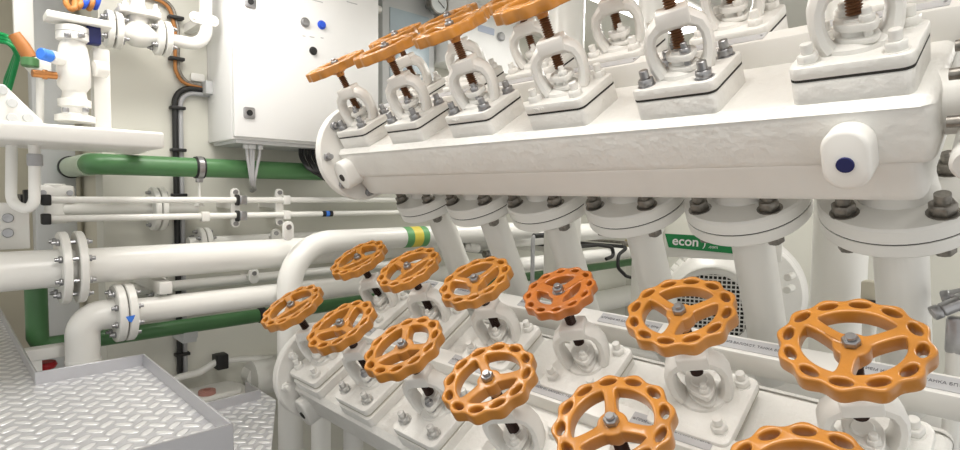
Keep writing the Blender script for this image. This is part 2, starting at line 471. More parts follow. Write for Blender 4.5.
# ------------------------------------------------------------------ valve chests
SP = .2817
UY0, UX0, UN0 = .2355, 1.016, -.367      # upper chest: nearest front valve
LY0, LX0, LN0 = .214, .474, -.943        # lower chest
ROW = .27
def chest(name, x0, y0, n0, label, flange_c):
    t = thing(name, W(x0, y0, n0), label, 'valve chest', rot=(0, -TH, 0))
    yn, yf = -.105, 5 * SP + .105
    b = MB()
    # main casting: section in (x, z), swept along y
    def sect(poly, ya, yb, bev):
        B = Matrix(((1, 0, 0), (0, 0, 1), (0, 1, 0))).transposed()      # local x->x, y->z, z->y
        B = Matrix((Vector((1, 0, 0)), Vector((0, 0, 1)), Vector((0, 1, 0)))).transposed()
        b.prism(poly, yb - ya, (0, ya, 0), B, bev=bev, seg=4)
    X1 = ROW + .092; up = x0 > .8; zt = -.037 if up else -.026; xf = -.092 if up else -.104
    sect([(xf, -.146), (xf, zt - .010), (xf + .012, zt), (X1 - .008, zt), (X1, zt - .006), (X1, -.146)], yn, yf, .018)
    # pads under the cover plates
    for i in range(6):
        for j in (0, 1):
            b.prism(rrect(.146 if up else .172, .162, .014), .055, (j * ROW - (0 if up else .012), i * SP, -.055), bev=.003)
    o = b.build('body', 'cast', t)
    b = MB()
    def band(poly, ya, yb):
        B = Matrix((Vector((1, 0, 0)), Vector((0, 0, 1)), Vector((0, 1, 0)))).transposed()
        b.prism(poly, yb - ya, (0, ya, 0), B, bev=.022, seg=4)
    band([(-.086, -.13), (X1 - .008, -.13), (X1 - .03, -.232), (-.062, -.232)], yn + .018, yf - .018)
    o = b.build('keel', 'white', t); o['label'] = 'smooth lower band of the chest body'
    # bosses with drain holes
    for yb in (0.005, 5 * SP + .065):
        b = MB()
        c = Vector((-.088, yb - (.006 if yb < .1 else 0), -.118))
        b.prism(rrect(.068, .100, .033, 6), .078, c + Vector((.03, 0, 0)), basis((-1, 0, .12), (0, 0, 1)), bev=.008, seg=3)
        bo = b.build('boss', 'white', t)
        b = MB(); q = c + Vector((-.0505, 0, .003))
        b.cyl(q + Vector((.004, 0, 0)), q + Vector((-.0005, 0, 0.00008)), .0125, seg=20); b.build('drain_hole', 'darkblue' if yb < .1 and x0 > .8 else 'gasket', bo)
    # label rails
    for xr in (.158, ROW + .158 - .005):
        if x0 > .8 and xr > .3: continue
        b = MB(); b.box((xr, (yn - .14 + yf) / 2, -.015), (.050, yf - yn + .12, .062), bev=.004); b.build('label_rail', 'white', t)
    # end flanges
    for yy, th in ((yf - .004, .032), (yn - .075, .034)):
        if yy < 0 and x0 < .8: continue
        b = MB(); c = Vector((flange_c[0], yy, flange_c[1])); R = flange_c[2]
        
        if yy < 0:
            R = .112; b.cyl((.01, yn - .06, -.09), (.01, yn + .03, -.09), .050, seg=28)
        b.lathe([(0, 0), (R - .004, 0), (R, .004), (R, th - .004), (R - .004, th), (0, th)], c, (0, 1, 0), 48)
        f = b.build('end_flange', 'white', t)
        for k in range(8):
            a = 2 * PI * (k + (.5 if yy > 0 else .83)) / 8
            q = c + Vector((math.cos(a), 0, math.sin(a))) * (R - .026)
            ax = Vector((0, -1, 0)) if yy > 0 else Vector((0, 1, 0))
            q.y = yy if yy > 0 else yy + th
            b = MB(); b.hexa(q, ax, .015, .013, k); b.cyl(q + ax * .013, q + ax * .03, .0085, seg=12)
            b.build('flange_bolt', ('darksteel' if yy < 0 else 'steel') if x0 > .8 else 'white', f)
    if x0 > .8:
        b = MB(); b.cyl((.0, -.150, -.128), (-.112, -.150, -.135), .031, seg=28, bev=.005); b.build('drain_plug', 'white', t)
    return t
chest('valve_chest', UX0, UY0, UN0, 'upper white cast valve chest, tilted, carrying two rows of valves above the flanged pipes', (.0, -.09, .168))
chest('valve_chest', LX0, LY0, LN0, 'lower white valve chest with orange handwheels spread over its top', (.0, -.06, .158))

UF_PHI = [0, 40, 75, 20, 95, 60]
for i in range(6):                       # i = 0 is the far end
    k = 5 - i
    vt = valve(UX0, UY0 + k * SP, UN0, i in (0, 1, 2, 4), (0.006, .008, .012, .012, .008, .008)[i], UF_PHI[i],
          'valve on the upper chest, front row, ' + ORDN[i] + (', steel bolts' if i in (0, 1, 2, 4) else ', white painted bolts'), 'valves in the front row of the upper chest')
    if i in (2, 3):                     # cast mark on the plate edge
        cp = [c for c in vt.children if c.name.startswith('cover_plate')][0]
        tx = text('DN40', .0125, 'cast', 'cast_mark', .0018, .01); tx.parent = cp; tx.location = (-.0740, .034, .0125)
        tx.rotation_euler = Matrix(((0, 0, -1), (-1, 0, 0), (0, 1, 0))).to_euler()
    valve(UX0 + ROW, UY0 + k * SP, UN0, False, (0.0, .003, .0, -.01, .0, .0)[i], 30 * i,
          'valve on the upper chest, back row behind the front valves, ' + ORDN[i], 'valves in the back row of the upper chest')
BOFF = [(.009, .008, .006), (.004, .008, .006), (-.001, -.004, .005), (-.006, -.006, .022), (-.010, -.009, .022), (-.023, -.004, .027)]
FOFF = [(.010, .015, .015), (.008, .010, .006), (.005, .004, .009), (.003, .005, -.001), (-.006, -.007, .008), (-.006, -.005, .008)]
BPHI = [50, 80, -20, -30, 68, 64]
FPHI = [70, 20, 40, 55, 33, 75]
for i in range(6):
    k = 5 - i
    ox, oy, on = BOFF[i]
    valve(.741, LY0 + k * SP, LN0, False, on, BPHI[i], ('small red orange' if i == 3 else 'orange handwheel') + ' valve, lower chest, back row by the pipes, ' + ORDN[i],
          'valves in the back row of the lower chest', small=(i == 3), offx=ox, offy=oy)
    ox, oy, on = FOFF[i]
    valve(LX0, LY0 + k * SP, LN0, i in (1, 2), on, FPHI[i], 'orange handwheel valve, lower chest, front row, ' + ORDN[i],
          'valves in the front row of the lower chest', offx=ox, offy=oy)

# label plates on the rails
LT = {'a': 'ПРИЕМ ИЗ БАЛЛАСТ. ТАНКА БП', 'b': 'ПРИЕМ ИЗ БАЛЛАСТ. ТАНКА БП'}
def label_plate(x, y, n, L, body, label):
    t = thing('label_plate', W(x, y, n), label, 'label', 'engraved label plates on the rails', rot=(0, -TH, 0))
    b = MB(); b.box((0, 0, .001), (.034, L, .002), bev=.0006, seg=1); p = b.build('plate', 'plate', t)
    if body:
        tx = text(body, .0092, 'ink', 'engraving'); tx.parent = t; tx.location = (0, 0, .0022); tx.rotation_euler = (0, 0, -PI / 2)
    for sy in (-1, 1):
        b = MB(); b.cyl((0, sy * (L / 2 - .007), .002), (0, sy * (L / 2 - .007), .0035), .003, seg=10); b.build('screw', 'steel', t)
    return t
for i in range(6):
    k = 5 - i
    label_plate(LX0 + .158, LY0 + k * SP + .02, LN0 + .016, .17, LT['a'], 'engraved label plate on the rail between the lower valve rows, ' + ORDN[i])
    label_plate(LX0 + ROW + .153, LY0 + k * SP - .03, LN0 + .016, .17, LT['b'], 'engraved label plate on the rear rail below the flanged pipes, ' + ORDN[i])
    label_plate(UX0 + .158, UY0 + k * SP + .0, UN0 + .016, .19, '', 'blank label plate on the rail between the upper valve rows, ' + ORDN[i])

# ------------------------------------------------------------------ flanged down pipes under the upper chest
FX, FN, FR = 1.123, -.709, .131
def down_pipe(i):
    k = 5 - i
    t = thing('flanged_pipe', W(FX, .221 + k * SP, FN), 'white flanged pipe under the upper chest, ' + ORDN[i], 'pipe', 'flanged pipes under the upper chest', rot=(0, -TH, 0))
    b = MB(); b.lathe([(0, .115), (.062, .115), (.060, .07), (.066, .034), (FR - .004, .032), (FR, .027), (FR, .002), (0, .002)], seg=48); b.build('upper_flange', 'white', t)
    b = MB(); b.lathe([(0, -.0015), (FR - .002, -.0015), (FR - .002, .002), (0, .002)], seg=48); b.build('gasket', 'gasket', t)
    b = MB(); b.lathe([(0, -.0015), (FR, -.0015), (FR, -.026), (FR - .005, -.031), (.05, -.031), (0, -.031)], seg=48); b.build('lower_flange', 'white', t)
    tilt = 4.5 * D2R
    b = MB(); b.cyl((0, 0, -.03), Vector((-math.sin(tilt), 0, -math.cos(tilt))) * .53, .046, seg=28); b.build('pipe', 'pipe', t)
    for q in range(4):
        a = PI / 4 + .06 + q * PI / 2
        p = Vector((math.cos(a) * .103, math.sin(a) * .103, .031))
        b = MB(); b.cyl(p, p + Vector((0, 0, .003)), .025, seg=18); b.hexa(p + Vector((0, 0, .003)), (0, 0, 1), .0215, .020, q); b.cyl(p + Vector((0, 0, .023)), p + Vector((0, 0, .040)), .0125, seg=14)
        n_ = b.build('nut', 'darksteel', t)
        p.z = -.031
        b = MB(); b.hexa(p, (0, 0, -1), .0185, .020, q); b.cyl(p, p - Vector((0, 0, .023)), .0115, seg=14); b.build('bolt_head', 'darksteel', t)
for i in range(6): down_pipe(i)
cx = W(FX - .045, 0, FN - .55)
b = MB(); b.cyl((cx.x, .02, cx.z), (cx.x, 1.86, cx.z), .065, seg=28)
t = solo('collector_pipe', b, 'pipe', (cx.x, .9, cx.z), 'white collector pipe into which the flanged down pipes run', 'pipe')
for yy, wd in ((.12, 'near'), (1.6, 'far')):
    b = MB(); b.box((cx.x, yy, (cx.z - .06) / 2), (.1, .1, cx.z - .06), bev=.005)
    solo('support_post', b, 'white', (cx.x, yy, 0), 'white post under the %s end of the collector pipe' % wd, 'post', 'posts under the collector pipe')

# vertical white pipes standing behind the flanged pipes
for px0, px1, X_, lab in ((544, 580, 1.76, 'far'), (632, 661, 1.76, 'middle'), (815, 863, 1.74, 'near')):
    a, c = atx(px0, 280, X_), atx(px1, 280, X_)
    ctr = (a + c) / 2; fwd = (ctr - CAM).dot(FW); r = (px1 - px0) / 2 * fwd / FPX
    b = MB(); b.cyl((ctr.x, ctr.y, 0), (ctr.x, ctr.y, 2.6), r, seg=28)
    solo('vertical_pipe', b, 'pipe', (ctr.x, ctr.y, 0), 'upright white pipe behind the flanged pipes, the %s one of three' % lab, 'pipe', 'upright pipes behind the chest')

# legs under the lower chest
for yy, lab in ((1.69, 'farthest'), (1.40, 'second from the far end'), (1.10, 'third from the far end'), (.35, 'nearest the viewer')):
    p = W(LX0 + .02, yy, LN0 - .222)
    b = MB(); b.cyl((p.x, yy, 0), (p.x, yy, p.z + .02), .034, seg=24)
    solo('chest_leg', b, 'white', (p.x, yy, 0), 'white round leg under the lower chest, ' + lab, 'leg', 'round legs under the lower chest')
q = aty(321, 448, 1.875)
b = MB(); b.tube([(q.x, 1.875, 0), (q.x, 1.875, CAM.z - .63), (q.x + .3, 1.875, CAM.z - .63)], .035, 24, bend=.07)
solo('small_pipe', b, 'pipe', (q.x, 1.875, 0), 'white upright pipe behind the end flange of the lower chest, right of the standpipe', 'pipe')

# ------------------------------------------------------------------ pipes along the back wall
def fwd(p): return (p - CAM).dot(FW)
def rpx(px, py, Y, n): return n * fwd(aty(px, py, Y)) / FPX
def flange_at(b, c, ax, R, th, r_in=0.0):
    b.lathe([(r_in, 0), (R - .003, 0), (R, .003), (R, th - .003), (R - .003, th), (r_in, th)], c, ax, 36)
def bolts_on(t, c, ax, R, n, gap, r=.011, m='steel', parent=None, ph=0.5):
    """n bolts through a flange joint at c whose discs span +-gap along ax"""
    ax = Vector(ax).normalized(); B = basis(ax)
    for k in range(n):
        a = 2 * PI * (k + ph) / n
        q = Vector(c) + B @ Vector((math.cos(a) * R, math.sin(a) * R, 0))
        b = MB()
        for s in (-1, 1):
            e = q + ax * gap * s
            b.hexa(e, ax * s, r, r * .85, k); b.cyl(e + ax * s * r * .85, e + ax * s * (r * 1.7), r * .55, seg=10)
        b.cyl(q - ax * gap, q + ax * gap, r * .5, seg=8)
        part(t, 'flange_bolt', b, m)
XV = Vector((1, 0, 0)); ZV = Vector((0, 0, 1)); YV = Vector((0, 1, 0))

# big white pipe
Y = 2.08; c = aty(140, 262.5, Y); r = rpx(140, 262.5, Y, 16.8)
x0 = aty(-70, 262, Y).x - 1.2; xf1, xf2 = aty(63, 266, Y).x, aty(79, 265, Y).x
t = thing('wall_pipe', (x0, Y, c.z), 'thick white pipe along the back wall with an open bolted flange joint at its left', 'pipe')
b = MB(); b.tube([(x0, Y, c.z), (xf1, Y, c.z)], r * 1.04, 28); b.tube([(xf1 - .001, Y, c.z), (3.85, Y, c.z)], r, 28); part(t, 'pipe', b, 'pipe')
for xf in (xf1, xf2):
    b = MB(); flange_at(b, Vector((xf - .011, Y, c.z)), XV, rpx(70, 265, Y, 36), .022); part(t, 'flange', b, 'pipe')
bolts_on(t, ((xf1 + xf2) / 2, Y, c.z), XV, rpx(70, 265, Y, 28), 8, (xf2 - xf1) / 2 + .011)
b = MB(); b.box((x0 + 1.75, 2.2, c.z - r - .03), (.04, .34, .04), bev=.004); part(t, 'wall_bracket', b, 'white')
b = MB(); b.box((2.6, 2.2, c.z - r - .03), (.04, .34, .04), bev=.004); part(t, 'wall_bracket', b, 'white')

# second pipe with elbow
Y = 2.06; c = aty(200, 303, Y); r = rpx(200, 303, Y, 11.3); xf = aty(123, 311, Y).x; xe = aty(82.5, 330, Y).x
t = thing('wall_pipe', (xe, Y, 0), 'white pipe below the thick one, elbow at left, blue mark on its flange', 'pipe')
b = MB(); b.tube([(xf, Y, c.z), (3.85, Y, c.z)], r, 26); part(t, 'pipe', b, 'pipe')
b = MB(); b.tube([(xf + .001, Y, c.z), (xe, Y, c.z), (xe, Y, 0.0)], r * 1.16, 26, bend=.10, n=8)
b.cyl((xe, Y, c.z - .135), (xe, Y, c.z - .128), r * 1.2, seg=26); part(t, 'elbow', b, 'pipe')
R = rpx(123, 311, Y, 28.5)
for s, w_ in ((-.026, .024), (.002, .024)):
    b = MB(); flange_at(b, Vector((xf + s, Y, c.z)), XV, R, w_); part(t, 'flange', b, 'pipe')
bolts_on(t, (xf, Y, c.z), XV, R * .76, 8, .026, .010)
q = aty(120, 313, Y - R * .98)
b = MB(); b.prism([(-.012, .006), (.014, .008), (.010, -.002), (.004, -.014), (-.004, -.010)], .0006, Vector((xf + .0, Y - R * .995, c.z - .004)), Matrix((XV, ZV, -YV)).transposed()); part(t, 'paint_mark', b, 'bluepaint')

# lower green pipe
Y = 2.24; c = aty(200, 324, Y); r = rpx(200, 324, Y, 7.2); xe = aty(37, 320, Y).x
t = thing('green_pipe', (xe, Y, c.z), 'green painted pipe low on the back wall with an elbow rising at its left', 'pipe')
b = MB(); b.tube([(xe, Y, c.z), (3.85, Y, c.z)], r, 22); part(t, 'pipe', b, 'green')
b = MB(); b.tube([(xe, Y, c.z + .26), (xe, Y, c.z), (xe + .09, Y, c.z)], r * 1.1, 22, bend=.03, n=2); part(t, 'elbow', b, 'green')
xr = aty(258, 317, Y).x
b = MB(); flange_at(b, Vector((xr, Y, c.z)), XV, r * 1.12, .03); part(t, 'pipe_ring', b, 'rubber')
for xx in (aty(190, 345, Y).x, 2.9):
    b = MB(); b.box((xx, (Y + YW) / 2, c.z - .05), (.05, YW - Y, .03), bev=.003); b.box((xx, Y, c.z - .022), (.05, .03, .05), bev=.003); part(t, 'pipe_support', b, 'cabgrey')

# upper green pipe, turning into the recess at left
Y = 2.22; c = aty(140, 165.5, Y); r = rpx(140, 165.5, Y, 10.2); xe = aty(93, 166, Y).x
t = thing('green_pipe', (xe, Y, c.z), 'green painted pipe below the control cabinet, bending back into the recess at its left', 'pipe')
b = MB(); b.tube([(3.85, Y, c.z), (xe, Y, c.z), (xe, 3.34, c.z)], r, 26, bend=.045, n=5); part(t, 'pipe', b, 'green')
b = MB(); b.cyl((xe, Y + .05, c.z), (xe, Y + .40, c.z), r * 1.07, seg=26); part(t, 'sleeve', b, 'palegreen')
for yy in (Y + .40, Y + .72):
    b = MB(); flange_at(b, Vector((xe, yy, c.z)), YV, r * 1.2, .02); part(t, 'pipe_ring', b, 'rubber')
xx = aty(199, 167, Y).x
b = MB(); b.cyl((xx - .016, Y, c.z), (xx + .016, Y, c.z), r * 1.12, seg=26); cl = part(t, 'pipe_clamp', b, 'rubber')
b = MB(); b.cyl((xx - .009, Y, c.z), (xx + .009, Y, c.z), r * 1.19, seg=26); b.box((xx, Y, c.z - r * 1.25), (.022, .02, .02), bev=.002); part(t, 'clamp_band', b, 'steel')
b = MB(); b.cyl((xx, Y, c.z - r * 1.2), (xx, Y, aty(199, 203, Y).z), .005, seg=10); b.cyl((xx, Y, aty(199, 206, Y).z), (xx, Y, aty(199, 201, Y).z), .018, .008, seg=14); part(t, 'hanger_rod', b, 'white')
for xx in (aty(110, 186, Y).x, 1.1, 2.4):
    b = MB(); b.cyl((xx, Y, c.z), (xx, YW, c.z), .012, seg=10); part(t, 'wall_stub', b, 'white')

# pair of thin pipes
Y = 2.19
for pyr, pyl, lab in ((199.6, 200.3, 'upper'), (211.8, 219.6, 'lower')):
    c = aty(230, pyl + (pyr - pyl) * .52, Y); r = rpx(230, 210, Y, 3.0)
    x0 = aty(46, pyl, Y).x
    t = thing('thin_pipe', (x0, Y, c.z), 'thin white pipe running under the upper green pipe, %s of the pair' % lab, 'pipe', 'thin pipes on the back wall')
    b = MB(); b.tube([(x0, Y, c.z), (3.2, Y, c.z)], r, 14); part(t, 'pipe', b, 'pipe')
    b = MB(); b.box((x0 + .0, Y, c.z), (.024, .036, .034), bev=.004); part(t, 'clamp_block', b, 'rubber')
    if lab == 'lower':
        xb = aty(327, 209, Y).x
        for dx, m_ in ((-.016, 'rubber'), (0, 'bluepaint'), (.016, 'rubber')):
            b = MB(); b.cyl((xb + dx - .008, Y, c.z), (xb + dx + .008, Y, c.z), r * 1.12, seg=14); part(t, 'tape_band', b, m_)
zt = aty(230, 200, Y).z; zb = aty(230, 216, Y).z
for i, (px, ears) in enumerate(((239, 1), (283, 0), (201, 2))):
    xx = aty(px, 206, Y).x
    t = thing('pipe_bracket', (xx, YW, zt), ['white bracket with two steel clamps on the thin pipes', 'white eared bracket behind the thin pipes, near the tilted upper chest', 'small white bracket on the thin pipes below the clamp of the green pipe'][i], 'bracket')
    b = MB()
    if ears == 2:
        b.box((xx, (Y + YW) / 2 + .015, zb), (.03, YW - Y - .03, .02), bev=.002)
    else:
        h = zt - zb + .09
        b.prism(rrect(.034, h, .016), .012, (xx - .01, Y + .02, (zt + zb) / 2), Matrix((XV, ZV, -YV)).transposed(), bev=.002)
        b.box((xx - .01, (Y + YW) / 2 + .015, zt - .02), (.025, YW - Y - .03, .025))
    part(t, 'bracket_plate', b, 'white')
    for zz in ((zt, zb) if ears != 2 else (zb,)):
        b = MB(); b.box((xx + .012, Y, zz), (.028, .034, .036), bev=.004); part(t, 'clamp', b, 'steel' if i == 0 else 'white')
        if i == 0:
            b = MB(); b.box((xx - .008, Y, zz), (.010, .036, .042), bev=.004); part(t, 'clamp_liner', b, 'rubber')
    if ears != 2:
        for zz in (zt + .03, zb - .03):
            b = MB(); b.cyl((xx - .01, Y + .008, zz), (xx - .01, Y + .002, zz), .009, seg=14); part(t, 'bolt', b, 'steel')

# pipes further back
def back_pipe(px0, px1, pxr, py, npx, Y, label, fl=(), R=2.6):
    c = aty(pxr, py, Y); r = rpx(pxr, py, Y, npx); x0, x1 = aty(px0, py, Y).x, (aty(px1, py, Y).x if px1 else 3.85)
    t = thing('wall_pipe', (x0, Y, c.z), label, 'pipe')
    b = MB(); b.tube([(x0, Y, c.z), (x1, Y, c.z)], r, 20); part(t, 'pipe', b, 'pipe')
    for px in fl:
        xf = aty(px, py, Y).x
        for s in (-.021, .002):
            b = MB(); flange_at(b, Vector((xf + s, Y, c.z)), XV, r * R, .019); part(t, 'flange', b, 'pipe')
        bolts_on(t, (xf, Y, c.z), XV, r * R * .74, 6, .021, .009, 'steel')
    for xx in (x0 + .03, x1 - .03):
        b = MB(); b.cyl((xx, Y, c.z), (xx, YW, c.z), r * .6, seg=10); part(t, 'wall_stub', b, 'pipe')
back_pipe(57, 197, 130, 209, 7.2, 2.30, 'white pipe with a flange behind the two thin pipes', (157,), 3.1)
back_pipe(110, 420, 158, 287.5, 5.5, 2.31, 'slim white pipe with a flange between the thick pipe and the second pipe', (157,), 2.6)
back_pipe(188, 430, 203, 243, 6.5, 2.31, 'white pipe hidden behind the thick pipe, only its flange edge showing', (203,), 2.4)
back_pipe(250, None, 580, 306, 11, 2.30, 'thick white pipe low on the wall, seen between the flanged pipes', (), 2)

# white standpipe with bend in front of the wall pipes
t = thing('standpipe', (.943, 1.965, 0), 'white standpipe rising beside the lower chest and bending right, green and yellow band', 'pipe')
zz = CAM.z - .19
b = MB(); b.tube([(.931, 1.965, 0), (.931, 1.965, zz), (2.3, 1.965, zz)], .0445, 28, bend=.165, n=10); part(t, 'pipe', b, 'pipe')
for px0, px1, m_ in ((402, 409, 'greentape'), (409, 418, 'yellow'), (418, 424, 'greentape')):
    a, c = aty(px0, 237, 1.965).x, aty(px1, 237, 1.965).x
    b = MB(); b.cyl((a, 1.965, zz), (c, 1.965, zz), .0452, seg=28); part(t, 'colour_band', b, m_)
q = aty(291, 229, 1.93)
b = MB(); b.prism(rrect(.04, .07, .018), .012, (q.x, 1.96, q.z - .008), Matrix((XV, ZV, -YV)).transposed(), bev=.002); lg = part(t, 'lug', b, 'white')
b = MB(); b.cyl((q.x, 1.949, q.z + .006), (q.x, 1.944, q.z + .006), .010, seg=14); part(lg, 'lug_bolt', b, 'steel')
for px, py in ((275, 234), (253, 274)):
    q = aty(px, py, 2.25)
    t = thing('wall_lug', (q.x, YW, q.z), 'small eared white lug on the wall ' + ('above the thick pipe' if py < 250 else 'between the thick pipe and the second pipe'), 'lug')
    b = MB(); b.prism(rrect(.04, .06, .018), .012, (q.x, 2.25, q.z - .008), Matrix((XV, ZV, -YV)).transposed(), bev=.002); b.box((q.x, 2.31, q.z - .02), (.02, .13, .02)); part(t, 'ear', b, 'white')
    b = MB(); b.cyl((q.x, 2.239, q.z + .004), (q.x, 2.234, q.z + .004), .009, seg=12); part(t, 'bolt', b, 'steel')

# ------------------------------------------------------------------ control cabinet
x0, x1, yf, z0, z1 = .79, 1.413, 2.10, CAM.z + .19, 2.59
t = thing('control_cabinet', ((x0 + x1) / 2, YW, z0), 'white control cabinet on the back wall with a blue lamp and black knob', 'cabinet')
b = MB(); b.box(((x0 + x1) / 2, (yf + .02 + YW) / 2, (z0 + z1) / 2), (x1 - x0, YW - yf - .02, z1 - z0), bev=.006); part(t, 'body', b, 'cab')
b = MB(); b.box(((x0 + x1) / 2, yf + .0095, (z0 + z1) / 2 + .004), (x1 - x0 - .004, .019, z1 - z0 - .012), bev=.004); dr = part(t, 'door', b, 'cab')
b = MB(); b.box(((x0 + x1) / 2, yf + .135, z0 - .006), (x1 - x0 - .03, .23, .012)); part(t, 'gland_plate', b, 'cabgrey')
def on_door(px, py): return aty(px, py, yf)
for px, py in ((249, 113), (250, 2)):
    q = on_door(px, py); b = MB(); b.prism(rrect(.042, .042, .008), .006, (q.x, yf, q.z), Matrix((XV, ZV, -YV)).transposed(), bev=.0015); lk = part(dr, 'lock', b, 'steel')
    b.bm = None
    b = MB(); b.cyl((q.x, yf - .006, q.z), (q.x, yf - .009, q.z), .011, seg=18); b.box((q.x, yf - .009, q.z), (.004, .004, .014)); part(dr, 'lock_core', b, 'rubber')
for px, py, rad, m_, nm in ((305, 22.5, .015, 'steel', 'push_button'), (321.5, 25, .014, 'blue', 'indicator_lamp'), (313, 51, .013, 'rubber', 'selector_knob')):
    q = on_door(px, py); b = MB(); b.lathe([(0, 0), (rad * 1.25, 0), (rad * 1.25, .004), (rad, .005), (rad * .9, .013), (0, .014)], (q.x, yf, q.z), (0, -1, 0), 20)
    o = part(dr, nm, b, m_)
    o['label'] = {'push_button': 'grey round push button', 'indicator_lamp': 'blue indicator lamp', 'selector_knob': 'black knob'}[nm]
for px, py, wd in ((304, 36, .012), (312, 37, .02), (322, 38, .012), (317, 1, .05), (352, 3, .05)):
    q = on_door(px, py); b = MB(); b.box((q.x, yf - .0005, q.z), (wd, .001, .004)); part(dr, 'legend_strip', b, 'plate')
for xx in (aty(208, 90, 2.3).x,):
    b = MB(); b.box((x0 - .012, 2.33, aty(207, 88, 2.33).z), (.028, .05, .05), bev=.003); part(t, 'cable_entry', b, 'cabgrey')
# cables below the cabinet
for k, (px, dx) in enumerate(((246, .02), (250, .012), (253, .004), (260, -.010))):
    p = aty(px, 148, 2.14); e = aty(253, 184, 2.15); f_ = aty(254, 189, 2.33)
    t = thing('cable', (p.x, 2.14, z0), 'grey cable hanging from the cabinet bottom, ' + ['leftmost of four', 'second from the left', 'third from the left', 'rightmost of four'][k], 'cable', 'grey cables under the cabinet')
    b = MB(); b.tube([(p.x, 2.14, z0 - .012), (p.x + dx * .2, 2.14, z0 - .05), (e.x - dx * .3, 2.15, e.z), (f_.x + .002 * k, 2.33, f_.z), (f_.x + .002 * k, 2.36, f_.z - .01)], .0055, 10, bend=.03); part(t, 'sheath', b, 'greyrub')
    b = MB(); b.hexa((p.x, 2.14, z0 - .012), (0, 0, -1), .012, .018); part(t, 'gland', b, 'cabgrey')
for k in range(6):
    px = 300 + k * 3.2
    p = aty(px, 150, 2.19); e = aty(318 + k * 5, 172 + k * 3.2, 2.14)
    b = MB(); b.tube([(p.x, 2.19, z0 - .01), (p.x, 2.19, z0 - .045 - .006 * (k % 2)), (e.x - .05, 2.12, e.z), (e.x + .05, 2.10, e.z), (e.x + .22, 2.12, e.z + .06), (e.x + .30, 2.2, z0 - .01)], .0062, 10, bend=.04)
    solo('cable', b, 'rubber', (p.x, 2.19, z0), 'black cable looping below the cabinet behind the upper chest, ' + ['outermost left', 'second', 'third', 'fourth', 'fifth', 'innermost right'][k] + ' of the bundle', 'cable', 'black cables under the cabinet')
# cables on the wall
xx = aty(177, 200, 2.345).x
zt = aty(180, 87, 2.345).z
b = MB(); b.tube([(xx, 2.35, aty(177, 378, 2.35).z), (xx, 2.35, zt), (x0 + .002, 2.35, zt)], .0105, 12, bend=.085, n=7)
solo('cable', b, 'rubber', (xx, 2.36, zt), 'black cable running down the back wall beside the cabinet', 'cable')
b = MB(); b.tube([(xx + .020, 2.352, aty(177, 378, 2.35).z), (xx + .020, 2.352, zt - .017), (x0 + .002, 2.352, zt - .017)], .009, 12, bend=.066, n=7)
solo('cable', b, 'greyrub', (xx, 2.36, zt), 'grey cable running down beside the black cable on the back wall', 'cable')
for s_ in (0, 1):
    p = [aty(110, -14, 2.34), aty(150, -4, 2.34), aty(170, 4 + 0, 2.34), aty(176, 30, 2.34), aty(176, 70, 2.34), aty(183, 83, 2.34), aty(206, 88, 2.34)]
    p = [Vector((q.x + s_ * .010, 2.35, q.z + s_ * .006)) for q in p]
    b = MB(); b.tube(p, .0065, 10, bend=.06, n=5)
    solo('cable', b, 'cable_o' if s_ == 0 else 'darksteel', (xx, 2.36, zt + .1), ('orange brown cable' if s_ == 0 else 'dark brown cable') + ' curving down the wall from the top left to the cabinet', 'cable')
for i, py in enumerate((18, 59, 108, 150, 195, 245, 300, 355)):
    q = aty(177, py, 2.345)
    b = MB(); b.box((xx + .008, 2.347, q.z), (.052, .034, .012), bev=.003)
    solo('cable_strap', b, 'rubber', (xx, 2.36, q.z), 'black strap holding the wall cables, ' + ['topmost', 'second from the top', 'third from the top', 'just above the upper green pipe', 'beside the thin pipes', 'behind the thick pipe', 'behind the second pipe', 'lowest'][i], 'strap', 'cable straps on the wall')
q = aty(199, 77, 2.345)
b = MB(); b.prism(rrect(.05, .03, .006), .012, (q.x, 2.369, q.z), Matrix((XV, ZV, -YV)).transposed(), bev=.002)
solo('wall_clip', b, 'white', (q.x, 2.37, q.z), 'small white clip on the wall left of the cabinet', 'clip')

# ------------------------------------------------------------------ valve group at upper left
Y = 2.2; c = aty(160, 38, Y); r = rpx(160, 38, Y, 6.3); xe = aty(206, 30, Y).x; xl = aty(113, 30, Y).x
t = thing('small_pipe', (xe, Y, c.z), 'white pipe at the top left turning upward left of the cabinet', 'pipe')
b = MB(); b.tube([(xl, Y, c.z), (xe, Y, c.z), (xe, Y, 2.6)], r, 20, bend=.06, n=7); part(t, 'pipe', b, 'pipe')
for px in (113, 162):
    xf = aty(px, 33, Y).x
    for s in (-.022, .003):
        b = MB(); flange_at(b, Vector((xf + s, Y, c.z)), XV, r * 2.75, .019); part(t, 'flange', b, 'pipe')
    bolts_on(t, (xf, Y, c.z), XV, r * 2.0, 4, .022, .010)
q = aty(203, 20, Y)
b = MB(); b.prism(rrect(.10, .04, .018), .012, (q.x, Y - .005, q.z), Matrix((XV, ZV, -YV)).transposed(), bev=.003)
b.box((q.x, (Y + YW) / 2, q.z), (.03, YW - Y, .03)); cl = part(t, 'pipe_clamp', b, 'pipe')
for s in (-1, 1):
    b = MB(); b.cyl((q.x + s * .036, Y - .017, q.z), (q.x + s * .036, Y - .022, q.z), .008, seg=12); part(cl, 'clamp_bolt', b, 'white')
xm = (aty(113, 30, Y).x + aty(162, 30, Y).x) / 2
t = thing('line_valve', (xm, Y, c.z), 'white valve between the two flanges of the pipe at the top left', 'valve')
b = MB(); b.lathe([(r, -.075), (r * 1.1, -.05), (r * 1.9, -.02), (r * 2.0, .0), (r * 1.9, .02), (r * 1.1, .05), (r, .075)], (xm, Y, c.z), XV, 24)
b.cyl((xm, Y, c.z), (xm, Y, c.z + .06), r * 1.5, seg=20); part(t, 'body', b, 'white')
